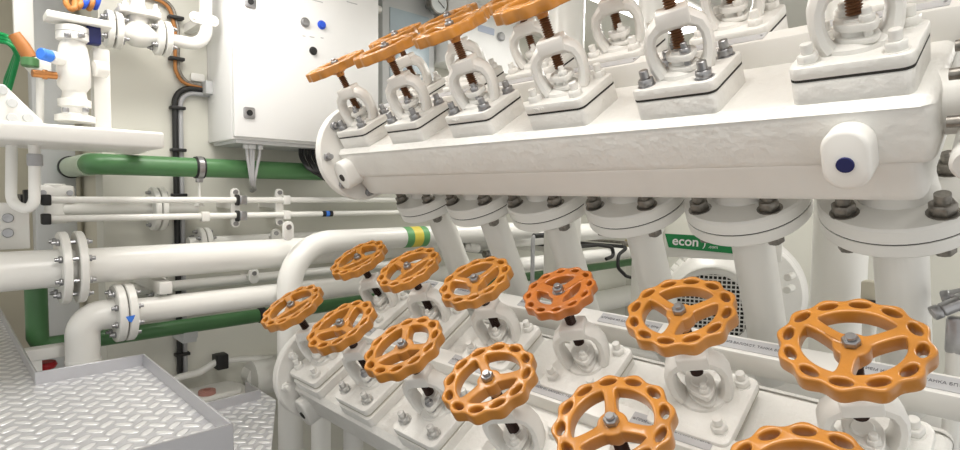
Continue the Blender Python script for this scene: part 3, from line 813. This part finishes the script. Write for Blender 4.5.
b = MB(); b.prism(rrect(.125, .11, .02), .02, (xm, Y, c.z + .055), bev=.004); b.lathe([(.03, 0), (.022, .03), (.02, .09), (0, .09)], (xm, Y, c.z + .07)); part(t, 'bonnet', b, 'white')
for sx in (-1, 1):
    for sy in (-1, 1):
        b = MB(); b.hexa((xm + sx * .045, Y + sy * .038, c.z + .075), ZV, .011, .011); b.cyl((xm + sx * .045, Y + sy * .038, c.z + .086), (xm + sx * .045, Y + sy * .038, c.z + .1), .006, seg=10); part(t, 'bolt', b, 'white')

# standing valve beside the post
Y = 1.98
def zz_(py): return aty(74, py, Y).z
xv = aty(74, 80, Y).x; u_ = rpx(74, 80, Y, 1.0)
ztop = aty(100, 128, 1.8).z
t = thing('standing_valve', (xv, Y, zz_(123)), 'white valve standing on the shelf at the far left, flat plate on top', 'valve')
b = MB()
b.lathe([(0, zz_(122)), (17 * u_, zz_(122)), (17 * u_, zz_(116)), (11 * u_, zz_(114)), (11 * u_, zz_(108)), (14 * u_, zz_(107)), (14 * u_, zz_(100)), (11 * u_, zz_(99)), (10 * u_, zz_(92)), (14 * u_, zz_(86)), (14.5 * u_, zz_(72)), (13.5 * u_, zz_(58)), (12 * u_, zz_(48)), (10 * u_, zz_(42)), (14 * u_, zz_(41)), (14 * u_, zz_(34)), (0, zz_(34))], (xv, Y, 0), ZV, 28)
part(t, 'body', b, 'white')
b = MB(); b.lathe([(0, zz_(33.5)), (14 * u_, zz_(33.5)), (14 * u_, zz_(28)), (9 * u_, zz_(26)), (0, zz_(26))], (xv, Y, 0), ZV, 28); part(t, 'top_flange', b, 'white')
b = MB(); b.box((xv + 5 * u_, Y, zz_(21)), (54 * u_, .075, 7 * u_), bev=.004); part(t, 'top_plate', b, 'white')
b = MB(); b.cyl((xv - 10 * u_, Y - .02, zz_(63)), (xv - 21 * u_, Y - .05, zz_(63)), 6 * u_, seg=16); part(t, 'side_port', b, 'white')
b = MB(); b.cyl((xv - 20.5 * u_, Y - .049, zz_(63)), (xv - 29 * u_, Y - .07, zz_(63)), 5.6 * u_, seg=16, bev=.003); o = part(t, 'cap', b, 'bluepaint'); o['label'] = 'blue plastic cap'
b = MB(); b.cyl((xv - 15 * u_, Y - .02, zz_(79)), (xv - 34 * u_, Y - .03, zz_(80)), 3.6 * u_, seg=14); b.hexa((xv - 22 * u_, Y - .022, zz_(79.4)), (-1, 0, 0), 5 * u_, .012); part(t, 'brass_fitting', b, 'copper')
for px, py in ((66, 112), (86, 112), (68, 37), (82, 37)):
    q = aty(px, py, Y - .05); b = MB(); b.hexa((q.x, Y - .045, q.z), ZV, .009, .012); part(t, 'bolt', b, 'steel')
b = MB(); b.cyl((xv + 16 * u_, Y - .01, zz_(66)), (xv + 28 * u_, Y + .0, zz_(66)), 8 * u_, seg=18, bev=.003); part(t, 'outlet', b, 'white')
for k, (px, py) in enumerate(((93, 36),)):
    q = aty(px, py, Y); b = MB(); b.box((q.x, Y, q.z), (.035, .035, .05), bev=.004); o = part(t, 'sensor_block', b, 'darkblue'); o['label'] = 'dark blue sensor block'

# square post on the shelf
q0, q1 = aty(92, 90, 2.03), aty(109, 90, 2.03)
xp = (q0.x + q1.x) / 2
b = MB(); b.box((xp, 2.03, (ztop + aty(100, 50, 2.03).z) / 2), (q1.x - q0.x, .05, aty(100, 50, 2.03).z - ztop), bev=.004)
solo('square_post', b, 'white', (xp, 2.03, ztop), 'square white post standing on the shelf left of the wall cables', 'post')

# white shelf beam
xa, xb = aty(-40, 130, 1.76).x - .8, aty(165, 138, 1.76).x
zu, zl = aty(100, 127.5, 1.76).z, aty(100, 145, 1.76).z
t = thing('shelf', ((xa + xb) / 2, 1.9, zl), 'long white shelf with a rounded edge reaching in from the left', 'shelf')
b = MB(); b.box(((xa + xb) / 2, 1.93, (zu + zl) / 2), (xb - xa, .34, zu - zl), bev=.008, seg=3); part(t, 'board', b, 'white')
b = MB(); b.box((XC + .06, 2.24, (zu + zl) / 2), (.04, .28, .03), bev=.003); part(t, 'bracket', b, 'white')
ztop = zu

# U tube under the shelf
Y = 1.92
p = [aty(34.5, 148, Y), aty(34.5, 212, Y), aty(11, 204, Y + .06), aty(12, 150, Y + .06)]
p[0].z = p[3].z = zl + .006
t = thing('hose_loop', (p[0].x, Y, zl), 'white tube loop hanging under the shelf with a grey hose collar', 'tube')
b = MB(); b.tube(p, rpx(34, 180, Y, 5.0), 14, bend=.035); part(t, 'tube', b, 'pipe')
a, c = aty(34.5, 154, Y), aty(34.5, 166, Y)
b = MB(); b.cyl((p[0].x, Y, a.z), (p[0].x, Y, c.z), rpx(34, 180, Y, 6.6), seg=18, bev=.002); part(t, 'collar', b, 'greyrub')

# lever valve, hoses and bracket at the far left
Y = 2.1
t = thing('lever_valve', aty(30, 66, Y), 'lever valve with a brown handle and green tip at the far left', 'valve')
a, c = aty(14, 34, Y), aty(30, 58, Y)
b = MB(); b.tube([a, a.lerp(c, .5) + Vector((.001, 0, .002)), c], [.016, .018, .019], 14); o = part(t, 'handle', b, 'handle'); o['label'] = 'brown lever handle'
b = MB(); b.cyl(c, aty(30, 67, Y), .022, seg=16, bev=.003); o = part(t, 'grip_end', b, 'green'); o['label'] = 'green end piece'
b = MB(); b.cyl(aty(28, 70, Y + .03), aty(42, 62, Y + .03), .016, seg=14); b.box(aty(40, 66, Y + .04), (.05, .05, .05), bev=.006); b.cyl(aty(40, 66, Y + .04), aty(40, 124, Y + .04), .010, seg=12); part(t, 'valve_body', b, 'white')
for k, dy in enumerate((0, 3.5, 7)):
    p = [aty(-30, 36 + dy, 2.2) - Vector((1.0, 0, 0)), aty(0, 34 + dy, 2.2), aty(12, 38 + dy * .8, 2.16), aty(18, 50 + dy, 2.2), aty(6, 80 + 3 * dy, 2.3), aty(4, 122, 2.3)]
    b = MB(); b.tube(p, .007, 10, bend=.03)
    solo('hose', b, 'sign', p[1], 'green hose at the far left edge, ' + ['upper', 'middle', 'lower'][k] + ' of three', 'hose', 'green hoses at the left edge')
for k in range(5):
    p = [Vector((aty(66 + k * 6, 0, 2.12).x, 2.12 + .02 * k, 2.6)), aty(66 + k * 6, -22, 2.12 + .02 * k), aty(66 + k * 7, 4, 2.1 + .02 * k), aty(74 + k * 5.5, 13 - 2 * (k % 3), 2.06), aty(78 + k * 6, -20, 2.14), Vector((aty(82 + k * 6, 0, 2.14).x, 2.16, 2.6))]
    b = MB(); b.tube(p, .0085, 10, bend=.03)
    solo('cable', b, ('cable_o', 'cable_o', 'blue', 'cable_o', 'blue')[k], p[1], ('orange' if k in (0, 1, 3) else 'blue') + ' cable loop above the standing valve, ' + ['leftmost', 'second', 'middle', 'fourth', 'rightmost'][k] + ' of five', 'cable', 'cable loops at the top left')
t = thing('gusset_bracket', aty(14, 124, 1.9), 'white gusset plate with round bolts on the shelf at the far left', 'bracket')
b = MB(); B_ = Matrix((XV, ZV, -YV)).transposed(); o_ = aty(0, 122, 1.9)
u9 = rpx(0, 110, 1.9, 1)
b.prism([(-120 * u9, 0), (34 * u9, 0), (34 * u9, 6 * u9), (4 * u9, 40 * u9), (-60 * u9, 44 * u9)], .014, (o_.x, 1.9, ztop), B_, bev=.002); part(t, 'plate', b, 'white')
for px, py in ((2, 90), (12, 103), (12, 118), (28, 118)):
    q = aty(px, py, 1.886); b = MB(); b.cyl((q.x, 1.887, q.z), (q.x, 1.878, q.z), .012, seg=16, bev=.002); part(t, 'bolt', b, 'cabgrey')
b = MB(); q = aty(24, 20, 2.3); b.box((q.x, 2.32, 2.3), (.05, .03, .6), bev=.003)
solo('support_bar', b, 'white', (q.x, 2.3, 2.0), 'upright white bar high at the far left behind the lever valve', 'bar')
for px, lab in ((50, 'wide grey column'),):
    q = aty(px, 60, 2.75); b = MB(); b.box((q.x, 2.75, 1.3), (.13, .1, 2.6), bev=.006)
    solo('column', b, 'cabgrey' if px > 0 else 'white', (q.x, 2.75, 0), lab + ' in the recess behind the standing valve', 'column')
# bolted bracket low at left, behind the thick pipe
q = aty(8, 226, 2.2)
t = thing('wall_bracket', (q.x, 2.2, q.z), 'white bracket with two round bolts above the thick pipe at the far left', 'bracket')
b = MB(); b.box((q.x, 2.2, q.z), (.10, .03, .14), bev=.004); b.box((q.x, 2.75, q.z), (.03, 1.1, .03)); part(t, 'plate', b, 'white')
for py in (218, 233):
    e = aty(8, py, 2.18); b = MB(); b.cyl((e.x, 2.187, e.z), (e.x, 2.176, e.z), .014, seg=16, bev=.002); part(t, 'bolt', b, 'steel')
q = aty(28, 200, 2.1)
b = MB(); b.box((q.x, 2.1, q.z), (.022, .04, .06), bev=.004)
b.box((q.x, 2.24, q.z), (.03, .25, .03))
solo('clamp_block', b, 'rubber', (q.x, 2.1, q.z), 'black clamp block beside the white tube loop', 'clamp')
# small manifold at 55..75, 200..235
q = aty(60, 193, 2.2)
t = thing('small_valve', (q.x, 2.26, q.z), 'small white fitting with bolts left of the thin pipes', 'valve')
b = MB(); b.cyl((q.x, 2.3, q.z + .03), (q.x, 2.3, q.z - .10), .03, seg=18, bev=.004); b.box((q.x, 2.3, q.z), (.10, .06, .05), bev=.01); b.box((q.x + .03, 2.345, q.z), (.03, .05, .03)); part(t, 'body', b, 'white')
for dx in (-.035, .035):
    b = MB(); b.cyl((q.x + dx, 2.27, q.z), (q.x + dx, 2.262, q.z), .009, seg=12); part(t, 'bolt', b, 'steel')

# ------------------------------------------------------------------ tread plate platforms
zp = CAM.z - .485                      # tread surface of the upper platform
lip = .032
BL, BR, FRt = atz(36, 372, zp + lip), atz(146, 356, zp + lip), atz(226, 425, zp + lip)
FRt.x = BR.x; BR.y = BL.y
YB, XRt, YFp = BL.y, BR.x, FRt.y
XI = BL.x
def platform(name, poly, z, th, label, lips):
    ctr = Vector((poly[0][0], poly[0][1], z))
    t = thing(name, ctr, label, 'platform')
    b = MB(); b.prism(poly, th, (0, 0, z - th)); part(t, 'tread_plate', b, 'tread')
    for (xa, ya), (xb, yb), lo, hi in lips:
        d = Vector((xb - xa, yb - ya, 0)); n = Vector((0, 0, 1)).cross(d).normalized()
        b = MB(); m_ = Vector(((xa + xb) / 2, (ya + yb) / 2, z + (hi - lo) / 2))
        b.box(m_, (d.length + .004, .005, hi + lo), Matrix((d.normalized(), n, ZV)).transposed(), bev=.001, seg=1)
        part(t, 'kick_plate', b, 'alu')
    return t
XL0 = XI - .9
poly = [(XL0, YFp), (XRt, YFp), (XRt, YB), (XI, YB), (XI, 3.28), (XL0, 3.28)]
t = platform('platform', poly, zp, .012, 'upper tread plate platform at lower left with low kick plates', [
    ((XI, YB), (XRt, YB), .03, lip), ((XRt, YB), (XRt, YFp), .03, lip), ((XL0, YFp), (XRt, YFp), .05, lip), ((XI, YB), (XI, 3.28), .03, lip)])
for xx, yy in ((XRt - .04, YFp + .04), (XRt - .04, YB - .04), (XI - .1, 3.2), (XL0 + .04, YFp + .04)):
    b = MB(); b.box((xx, yy, (zp - .012) / 2), (.05, .05, zp - .012)); part(t, 'leg', b, 'cabgrey')
zq = CAM.z - .70
a, c = atz(208, 404, zq + lip), atz(268, 386, zq + lip)
yb2 = (a.y + c.y) / 2
x3 = atz(262, 391, zq + lip).x
e1, e2 = atz(276, 400, zq), atz(270, 462, zq)
poly = [(XRt - .01, e2.y), (e2.x, e2.y), (e1.x, e1.y), (e1.x, yb2 + .12), (x3, yb2 + .12), (x3, yb2), (XRt - .01, yb2)]
t = platform('platform', poly, zq, .012, 'lower tread plate platform between the upper platform and the lower chest', [((XRt - .01, yb2), (x3, yb2), .03, lip), ((x3, yb2), (x3, yb2 + .12), .03, lip)])
for xx, yy in ((XRt + .03, e2.y + .05), (XRt + .03, yb2 - .05)):
    b = MB(); b.box((xx, yy, (zq - .012) / 2), (.05, .05, zq - .012)); part(t, 'leg', b, 'cabgrey')

# hose and equipment on the wall above the lower platform
Y = 2.3
p = [aty(160, 384, Y), aty(180, 377, Y), aty(200, 372, Y), aty(216, 362, Y), aty(240, 359, Y), aty(290, 357, Y), aty(330, 352, Y)]
t = thing('hose', p[2], 'white hose sagging along the wall above the lower platform with a black clip', 'hose')
b = MB(); b.tube(p, rpx(220, 362, Y, 3.3), 12, bend=.05); part(t, 'hose_pipe', b, 'pipe')
q = aty(221, 361, Y); b = MB(); b.box((q.x, Y, q.z), (.045, .05, .06), bev=.006); b.box((q.x, (Y + YW) / 2, q.z), (.02, YW - Y, .03)); part(t, 'clip', b, 'rubber')
q = aty(212, 398, 2.2)
t = thing('pump_housing', (q.x, 2.2, 0), 'low white housing with a rusty flange behind the lower platform', 'pump')
b = MB(); b.prism(rrect(.30, .20, .04), q.z, (q.x, 2.24, 0), bev=.01); b.prism(rrect(.22, .14, .03), .02, (q.x, 2.24, q.z), bev=.006); part(t, 'housing', b, 'white')
e = aty(207, 390, 2.2)
b = MB(); b.lathe([(.022, 0), (.030, 0), (.030, .014), (.013, .016), (.013, .004), (0, .004)], (e.x, 2.2, q.z + .02)); o = part(t, 'flange_ring', b, 'dirty')
q = aty(46, 368, 2.2)
b = MB(); b.lathe([(.0, 0), (.025, 0), (.03, .01), (.025, .02), (0, .02)], (q.x, 2.2, q.z), ZV); b.cyl((q.x, 2.2, 0), (q.x, 2.2, q.z), .012, seg=10)
solo('red_handwheel', b, 'red', (q.x, 2.2, 0), 'small dark red handwheel half hidden behind the upper platform kick plate', 'handwheel')
a, c = aty(24, 352, 2.15), aty(66, 349, 2.15)
b = MB(); b.box(((a.x + c.x) / 2, 2.15, a.z - .01), (c.x - a.x, .05, .035), bev=.004); b.box((a.x + .02, 2.15, a.z / 2), (.04, .04, a.z))
solo('pipe_support', b, 'white', (a.x, 2.15, 0), 'white cross bar beside the foot of the white elbow', 'support')
q = aty(90, 368, 2.2)

# ------------------------------------------------------------------ things behind the upper chest, top
YK = 2.28
a, c = aty(386, 70, YK), aty(416, 8, YK)
t = thing('grey_cabinet', ((a.x + c.x) / 2, YW, a.z - .3), 'narrow grey cabinet with a pale window right of the control cabinet', 'cabinet')
b = MB(); b.box(((a.x + c.x) / 2 + .05, (YK + YW) / 2, a.z + .05), (c.x - a.x + .14, YW - YK, .9), bev=.004); part(t, 'body', b, 'cabgrey')
b = MB(); b.box(((a.x + c.x) / 2 + .05, YK - .003, a.z + .05), (c.x - a.x + .06, .006, .5), bev=.001); part(t, 'window_pane', b, mat('pane_blue', (.42, .50, .55), .2))
YK = 2.2
a, c = aty(448, 80, YK), aty(520, 20, YK)
t = thing('junction_box', ((a.x + c.x) / 2, YW, a.z), 'white junction box behind the upper valves with a grey round knob', 'box')
b = MB(); b.box(((a.x + c.x) / 2, (YK + YW) / 2, (a.z + c.z) / 2 + .1), (c.x - a.x, YW - YK, .42), bev=.006); part(t, 'body', b, 'cab')
q = aty(500, 37, YK); b = MB(); b.cyl((q.x, YK, q.z), (q.x, YK - .02, q.z), .024, seg=20, bev=.004); part(t, 'knob', b, 'steel')
q = aty(486, 30, YK); b = MB(); b.box((q.x, YK - .002, q.z), (.12, .004, .035)); part(t, 'name_strip', b, mat('strip_blue', (.45, .50, .62), .4))
q = aty(440, 2, 2.18)
t = thing('pressure_gauge', (q.x, 2.2, q.z), 'round dial gauge with a dark rim above the upper handwheels', 'gauge')
b = MB(); b.lathe([(.0, 0), (.056, 0), (.058, .004), (.058, .034), (.052, .036), (.050, .030), (0, .030)], (q.x, 2.22, q.z), (0, -1, 0), 32); part(t, 'case', b, 'darksteel')
b = MB(); b.cyl((q.x, 2.189, q.z), (q.x, 2.186, q.z), .050, seg=32); f = part(t, 'dial', b, 'glassface')
b = MB(); b.box((q.x + .012, 2.184, q.z - .008), (.05, .002, .004), Matrix.Rotation(.6, 3, 'Y')); part(f, 'needle', b, 'ink')
b = MB(); b.cyl((q.x, 2.22, q.z), (q.x, YW, q.z), .014, seg=12); part(t, 'stub', b, 'steel')
Y = 2.3
p = [aty(352, 2, Y), aty(380, 10, Y), aty(420, 10, Y), aty(450, -4, Y), aty(470, -40, Y)]
b = MB(); b.tube(p, .018, 14, bend=.06); b.cyl(p[1], (p[1].x, YW, p[1].z), .01, seg=8)
solo('small_pipe', b, 'pipe', p[1], 'white pipe curving behind the gauge above the grey cabinet', 'pipe')

# ------------------------------------------------------------------ electric motor and drive behind the flanged pipes
MC = atx(712, 309, 1.92)
ax = Vector((-.93, -.37, 0)).normalized()                # from the motor towards the viewer
mB = basis(ax)
t = thing('electric_motor', (MC.x, MC.y, 0), 'white electric motor with a round fan grille behind the flanged pipes', 'motor')
b = MB(); o_ = MC - ax * .52
b.lathe([(0, 0), (.175, 0), (.175, .38), (.165, .40), (.150, .42), (.142, .515), (.135, .52), (.122, .52), (.120, .505), (0, .505)], o_, ax, 48); part(t, 'fan_cowl', b, 'white')
b = MB()
for k in range(40):
    a = 2 * PI * k / 40
    d = mB @ Vector((math.cos(a), math.sin(a), 0))
    b.box(o_ + ax * .29 + d * .180, (.16, .004, .026), Matrix((ax, ax.cross(d), d)).transposed())
part(t, 'cooling_fins', b, 'white')
b = MB(); b.cyl(MC - ax * .014, MC - ax * .0125, .119, seg=40); part(t, 'fan_void', b, 'gasket')
b = MB()
for k in range(-8, 9):
    s = k * .0145; L = math.sqrt(max(0, .121 ** 2 - s * s))
    b.box(MC + mB @ Vector((s, 0, -.004)), (.0042, 2 * L, .004), mB); b.box(MC + mB @ Vector((0, s, -.004)), (2 * L, .0042, .004), mB)
part(t, 'fan_grille', b, 'white')
b = MB(); b.box((MC.x + .25, MC.y + .1, (MC.z - .15) / 2), (.3, .3, MC.z - .15), bev=.01); part(t, 'pedestal', b, 'white')
b = MB(); pr = [(0, 0)]
for k in range(12): pr += [(.236 if k % 3 else .242, .004 + k * .014), (.226, .010 + k * .014)]
pr += [(.225, .175), (.215, .185), (0, .185)]
b.lathe(pr, MC + RT * .10 - ax * .50, ax, 56); part(t, 'ribbed_drum', b, 'white')
e = atx(787, 277, 1.92)
for dz in (0, -.04):
    b = MB(); b.cyl(e + Vector((.05, 0, dz)), e + Vector((-.01, -.004, dz)), .012, seg=14, bev=.002); part(t, 'lug', b, 'white')
# drive box with sign
dc = atx(705, 252, 1.86)
t = thing('drive_box', (dc.x + .15, dc.y, dc.z), 'white drive box above the motor carrying a green sign plate', 'box')
B9 = Matrix((ax.cross(ZV) * -1, ZV, ax)).transposed()
if (B9 @ Vector((1, 0, 0))).dot(RT) < 0: B9 = Matrix((ax.cross(ZV), ZV, ax)).transposed()
RX = B9 @ Vector((1, 0, 0))
b = MB(); b.box(dc - ax * .05 + Vector((0, 0, .012)) + RX * .05, (.36, .07, .10), B9, bev=.008); part(t, 'case', b, 'white')
e = atx(690, 255, 1.86); b = MB(); b.box(e + ax * .004 - ax * .02 + Vector((0, 0, -.004)), (.09, .012, .012), B9, bev=.002); part(t, 'slot', b, 'gasket')
sc_ = fwd(dc) / FPX
def atp(px, py, p0, n):
    r = _ray(px, py); return CAM + r * ((p0 - CAM).dot(n) / r.dot(n))
o9 = atp(665, 233.5, dc + ax * .004, ax)
b = MB(); poly = [(0, 0), (45 * sc_, -1 * sc_), (72 * sc_, -13 * sc_), (68 * sc_, -17.5 * sc_), (4 * sc_, -14 * sc_)]
b.prism(list(reversed(poly)), .003, o9, B9)
sg = part(t, 'sign_plate', b, 'sign'); sg['label'] = 'green plate lettered econ in white'
for body, dx, dy, sz in (('econ', 20, -7.4, 13), (')', 38, -8, 11), ('.com', 46, -11.6, 4.5)):
    tx = text(body, sz * sc_, 'letter', 'lettering', .0006 if body != 'econ' else .0008, .02 if body == 'econ' else 0); tx.parent = sg
    q = o9 + B9 @ Vector((dx * sc_, dy * sc_, .0035)) - (Vector(t.location))
    tx.location = q; tx.rotation_euler = (B9 @ Matrix.Rotation(-.03, 3, 'Z')).to_euler()
b = MB(); b.box((dc.x + .30, dc.y, (dc.z - .05) / 2), (.05, .05, dc.z - .05)); part(t, 'stand', b, 'white')
# pipes / cables between
Y = 2.2
for k, pts in enumerate(([(571, 247), (598, 245), (612, 247), (614, 256), (606, 259)], [(628, 247), (618, 255), (618, 268), (626, 276), (636, 279)])):
    p = [aty(px, py, 1.9) for px, py in pts]
    b = MB(); p.insert(0, Vector((p[0].x, 2.37, p[0].z)))
    b.tube(p, .011, 10, bend=.04)
    solo('cable', b, 'rubber', p[0], ['black cable running right behind the third flanged pipe', 'black cable arching down beside the fourth flanged pipe'][k], 'cable')
p = [aty(533, 236, 1.75), aty(533, 300, 1.75)]
b = MB(); b.tube([p[0] + Vector((.09, 0, 0)), p[0], Vector((p[0].x, p[0].y, .0))], .010, 12, bend=.02)
solo('cable', b, 'greyrub', (p[0].x, p[0].y, 0), 'grey conduit standing upright between two flanged pipes', 'conduit')
b = MB(); b.cyl(p[0] + Vector((.006, 0, 0)), p[0] + Vector((.10, 0, 0)), .0125, seg=12)
solo('cable', b, 'rubber', p[0], 'short black cable leaving the top of the grey conduit', 'cable')
e = aty(630, 243, 1.98)
t = thing('brass_valve', e, 'small brass coloured fitting behind the fourth flanged pipe', 'fitting')
b = MB(); b.box(e, (.05, .05, .05), bev=.006); part(t, 'body', b, mat('brass', (.42, .36, .2), .4, .6))
b = MB(); b.cyl(e + Vector((-.02, 0, .0)), e + Vector((-.08, 0, .0)), .014, seg=12); b.cyl(e, e + Vector((0, .38, 0)), .01, seg=10); part(t, 'stub', b, 'darksteel')
for px, py in ((463, 246), (487, 254)):
    e = aty(px, py, 2.0)
    t = thing('pipe_fitting', e, 'small %s pipe fitting behind the far flanged pipes' % ('white' if px < 470 else 'grey steel'), 'fitting')
    b = MB(); b.cyl(e, e + Vector((.1, 0, -.02)), .022, seg=14, bev=.003); b.hexa(e + Vector((.03, 0, 0)), XV, .03, .025); b.cyl(e + Vector((.05, 0, 0)), e + Vector((.05, .36, 0)), .01, seg=10); part(t, 'body', b, 'white' if px < 470 else 'steel')
    b = MB(); b.hexa(e, -XV, .02, .02); part(t, 'end_nut', b, 'darksteel')
# right edge fittings
e = atx(871, 290, 1.62)
t = thing('solenoid_block', e, 'small beige and dark valve block seen between the two nearest pipes', 'fitting')
b = MB(); b.box(e, (.04, .035, .045), bev=.004); b.box(e + Vector((0, 0, -.045)), (.04, .03, .02), bev=.003); part(t, 'body', b, 'beige')
b = MB(); b.box(e + Vector((-.012, 0, -.028)), (.04, .03, .010)); b.box(e + Vector((0, 0, -.065)), (.05, .045, .02)); part(t, 'coil', b, 'gasket')
b = MB(); b.cyl(e, (e.x, e.y, 0), .015, seg=10); part(t, 'stand', b, 'white')
e = atx(957, 304, 1.35)
t = thing('hose_coupling', e, 'grey steel hose couplings at the right edge behind the nearest handwheel', 'fitting')
b = MB(); d = Vector((.35, -.7, .45)).normalized(); b.cyl(e - d * .028, e + d * .05, .013, seg=18, bev=.003); b.hexa(e - d * .028, -d, .014, .015); b.hexa(e + d * .005, d, .018, .016); b.cyl(e + d * .04, e + d * .08, .010, seg=14); part(t, 'coupling', b, 'steel')
b = MB(); e2 = atx(942, 298, 1.40); b.cyl(e2, e2 + Vector((.0, -.05, .02)), .012, seg=14); b.hexa(e2, (0, -1, .3), .016, .014); part(t, 'nut', b, 'steel')
b = MB(); e3 = atx(956, 335, 1.38); b.box(e3, (.03, .03, .07), bev=.006); part(t, 'block', b, 'steel')
b = MB(); b.cyl(e3, (e3.x, e3.y, 0), .014, seg=12); part(t, 'stand', b, 'white')
# ------------------------------------------------------------------ light
def lamp(x, y, sx, sy, watts, lab):  # unseen ceiling fixture with area light, added for soft bright lighting
    t = thing('added_ceiling_light', (x, y, 2.6), lab, 'added ceiling light', 'ceiling lights added out of view')
    b = MB(); b.box((0, 0, -.02), (sx + .06, sy + .06, .04), bev=.004); b.build('housing', 'white', t)
    m = bpy.data.materials.get('added_lamp_glow')
    if not m:
        m = bpy.data.materials.new('added_lamp_glow'); m.use_nodes = True
        bs = m.node_tree.nodes['Principled BSDF']
        bs.inputs['Emission Color'].default_value = (1, .97, .91, 1); bs.inputs['Emission Strength'].default_value = 5
    b = MB(); b.box((0, 0, -.045), (sx, sy, .012)); b.build('diffuser', m, t)
    ld = bpy.data.lights.new('lamp', 'AREA'); ld.shape = 'RECTANGLE'; ld.size = sx; ld.size_y = sy; ld.energy = watts; ld.color = (1, .97, .93)
    lo = bpy.data.objects.new('added_lamp_light', ld); COL.objects.link(lo); lo.location = (0, 0, -.055); lo.parent = t
lamp(.45, .3, .3, 1.2, 9, 'long ceiling light added out of view over the walkway beside the chests')
lamp(.35, 1.75, 1.2, .3, 7, 'ceiling light added out of view over the tread plate platform')
lamp(2.6, 1.5, 1.2, .3, 10, 'ceiling light added out of view behind the valve chests')
lamp(2.4, -.5, 1.2, .3, 7, 'ceiling light added out of view at the right behind the viewer')
w = bpy.data.worlds.new('world'); S.world = w; w.use_nodes = True
w.node_tree.nodes['Background'].inputs['Color'].default_value = (1, .985, .95, 1)
w.node_tree.nodes['Background'].inputs['Strength'].default_value = 0.75
S.view_settings.view_transform = 'Standard'; S.view_settings.look = 'None'
S.view_settings.exposure = 0.31; S.view_settings.gamma = 1.0; S.view_settings.use_curve_mapping = False
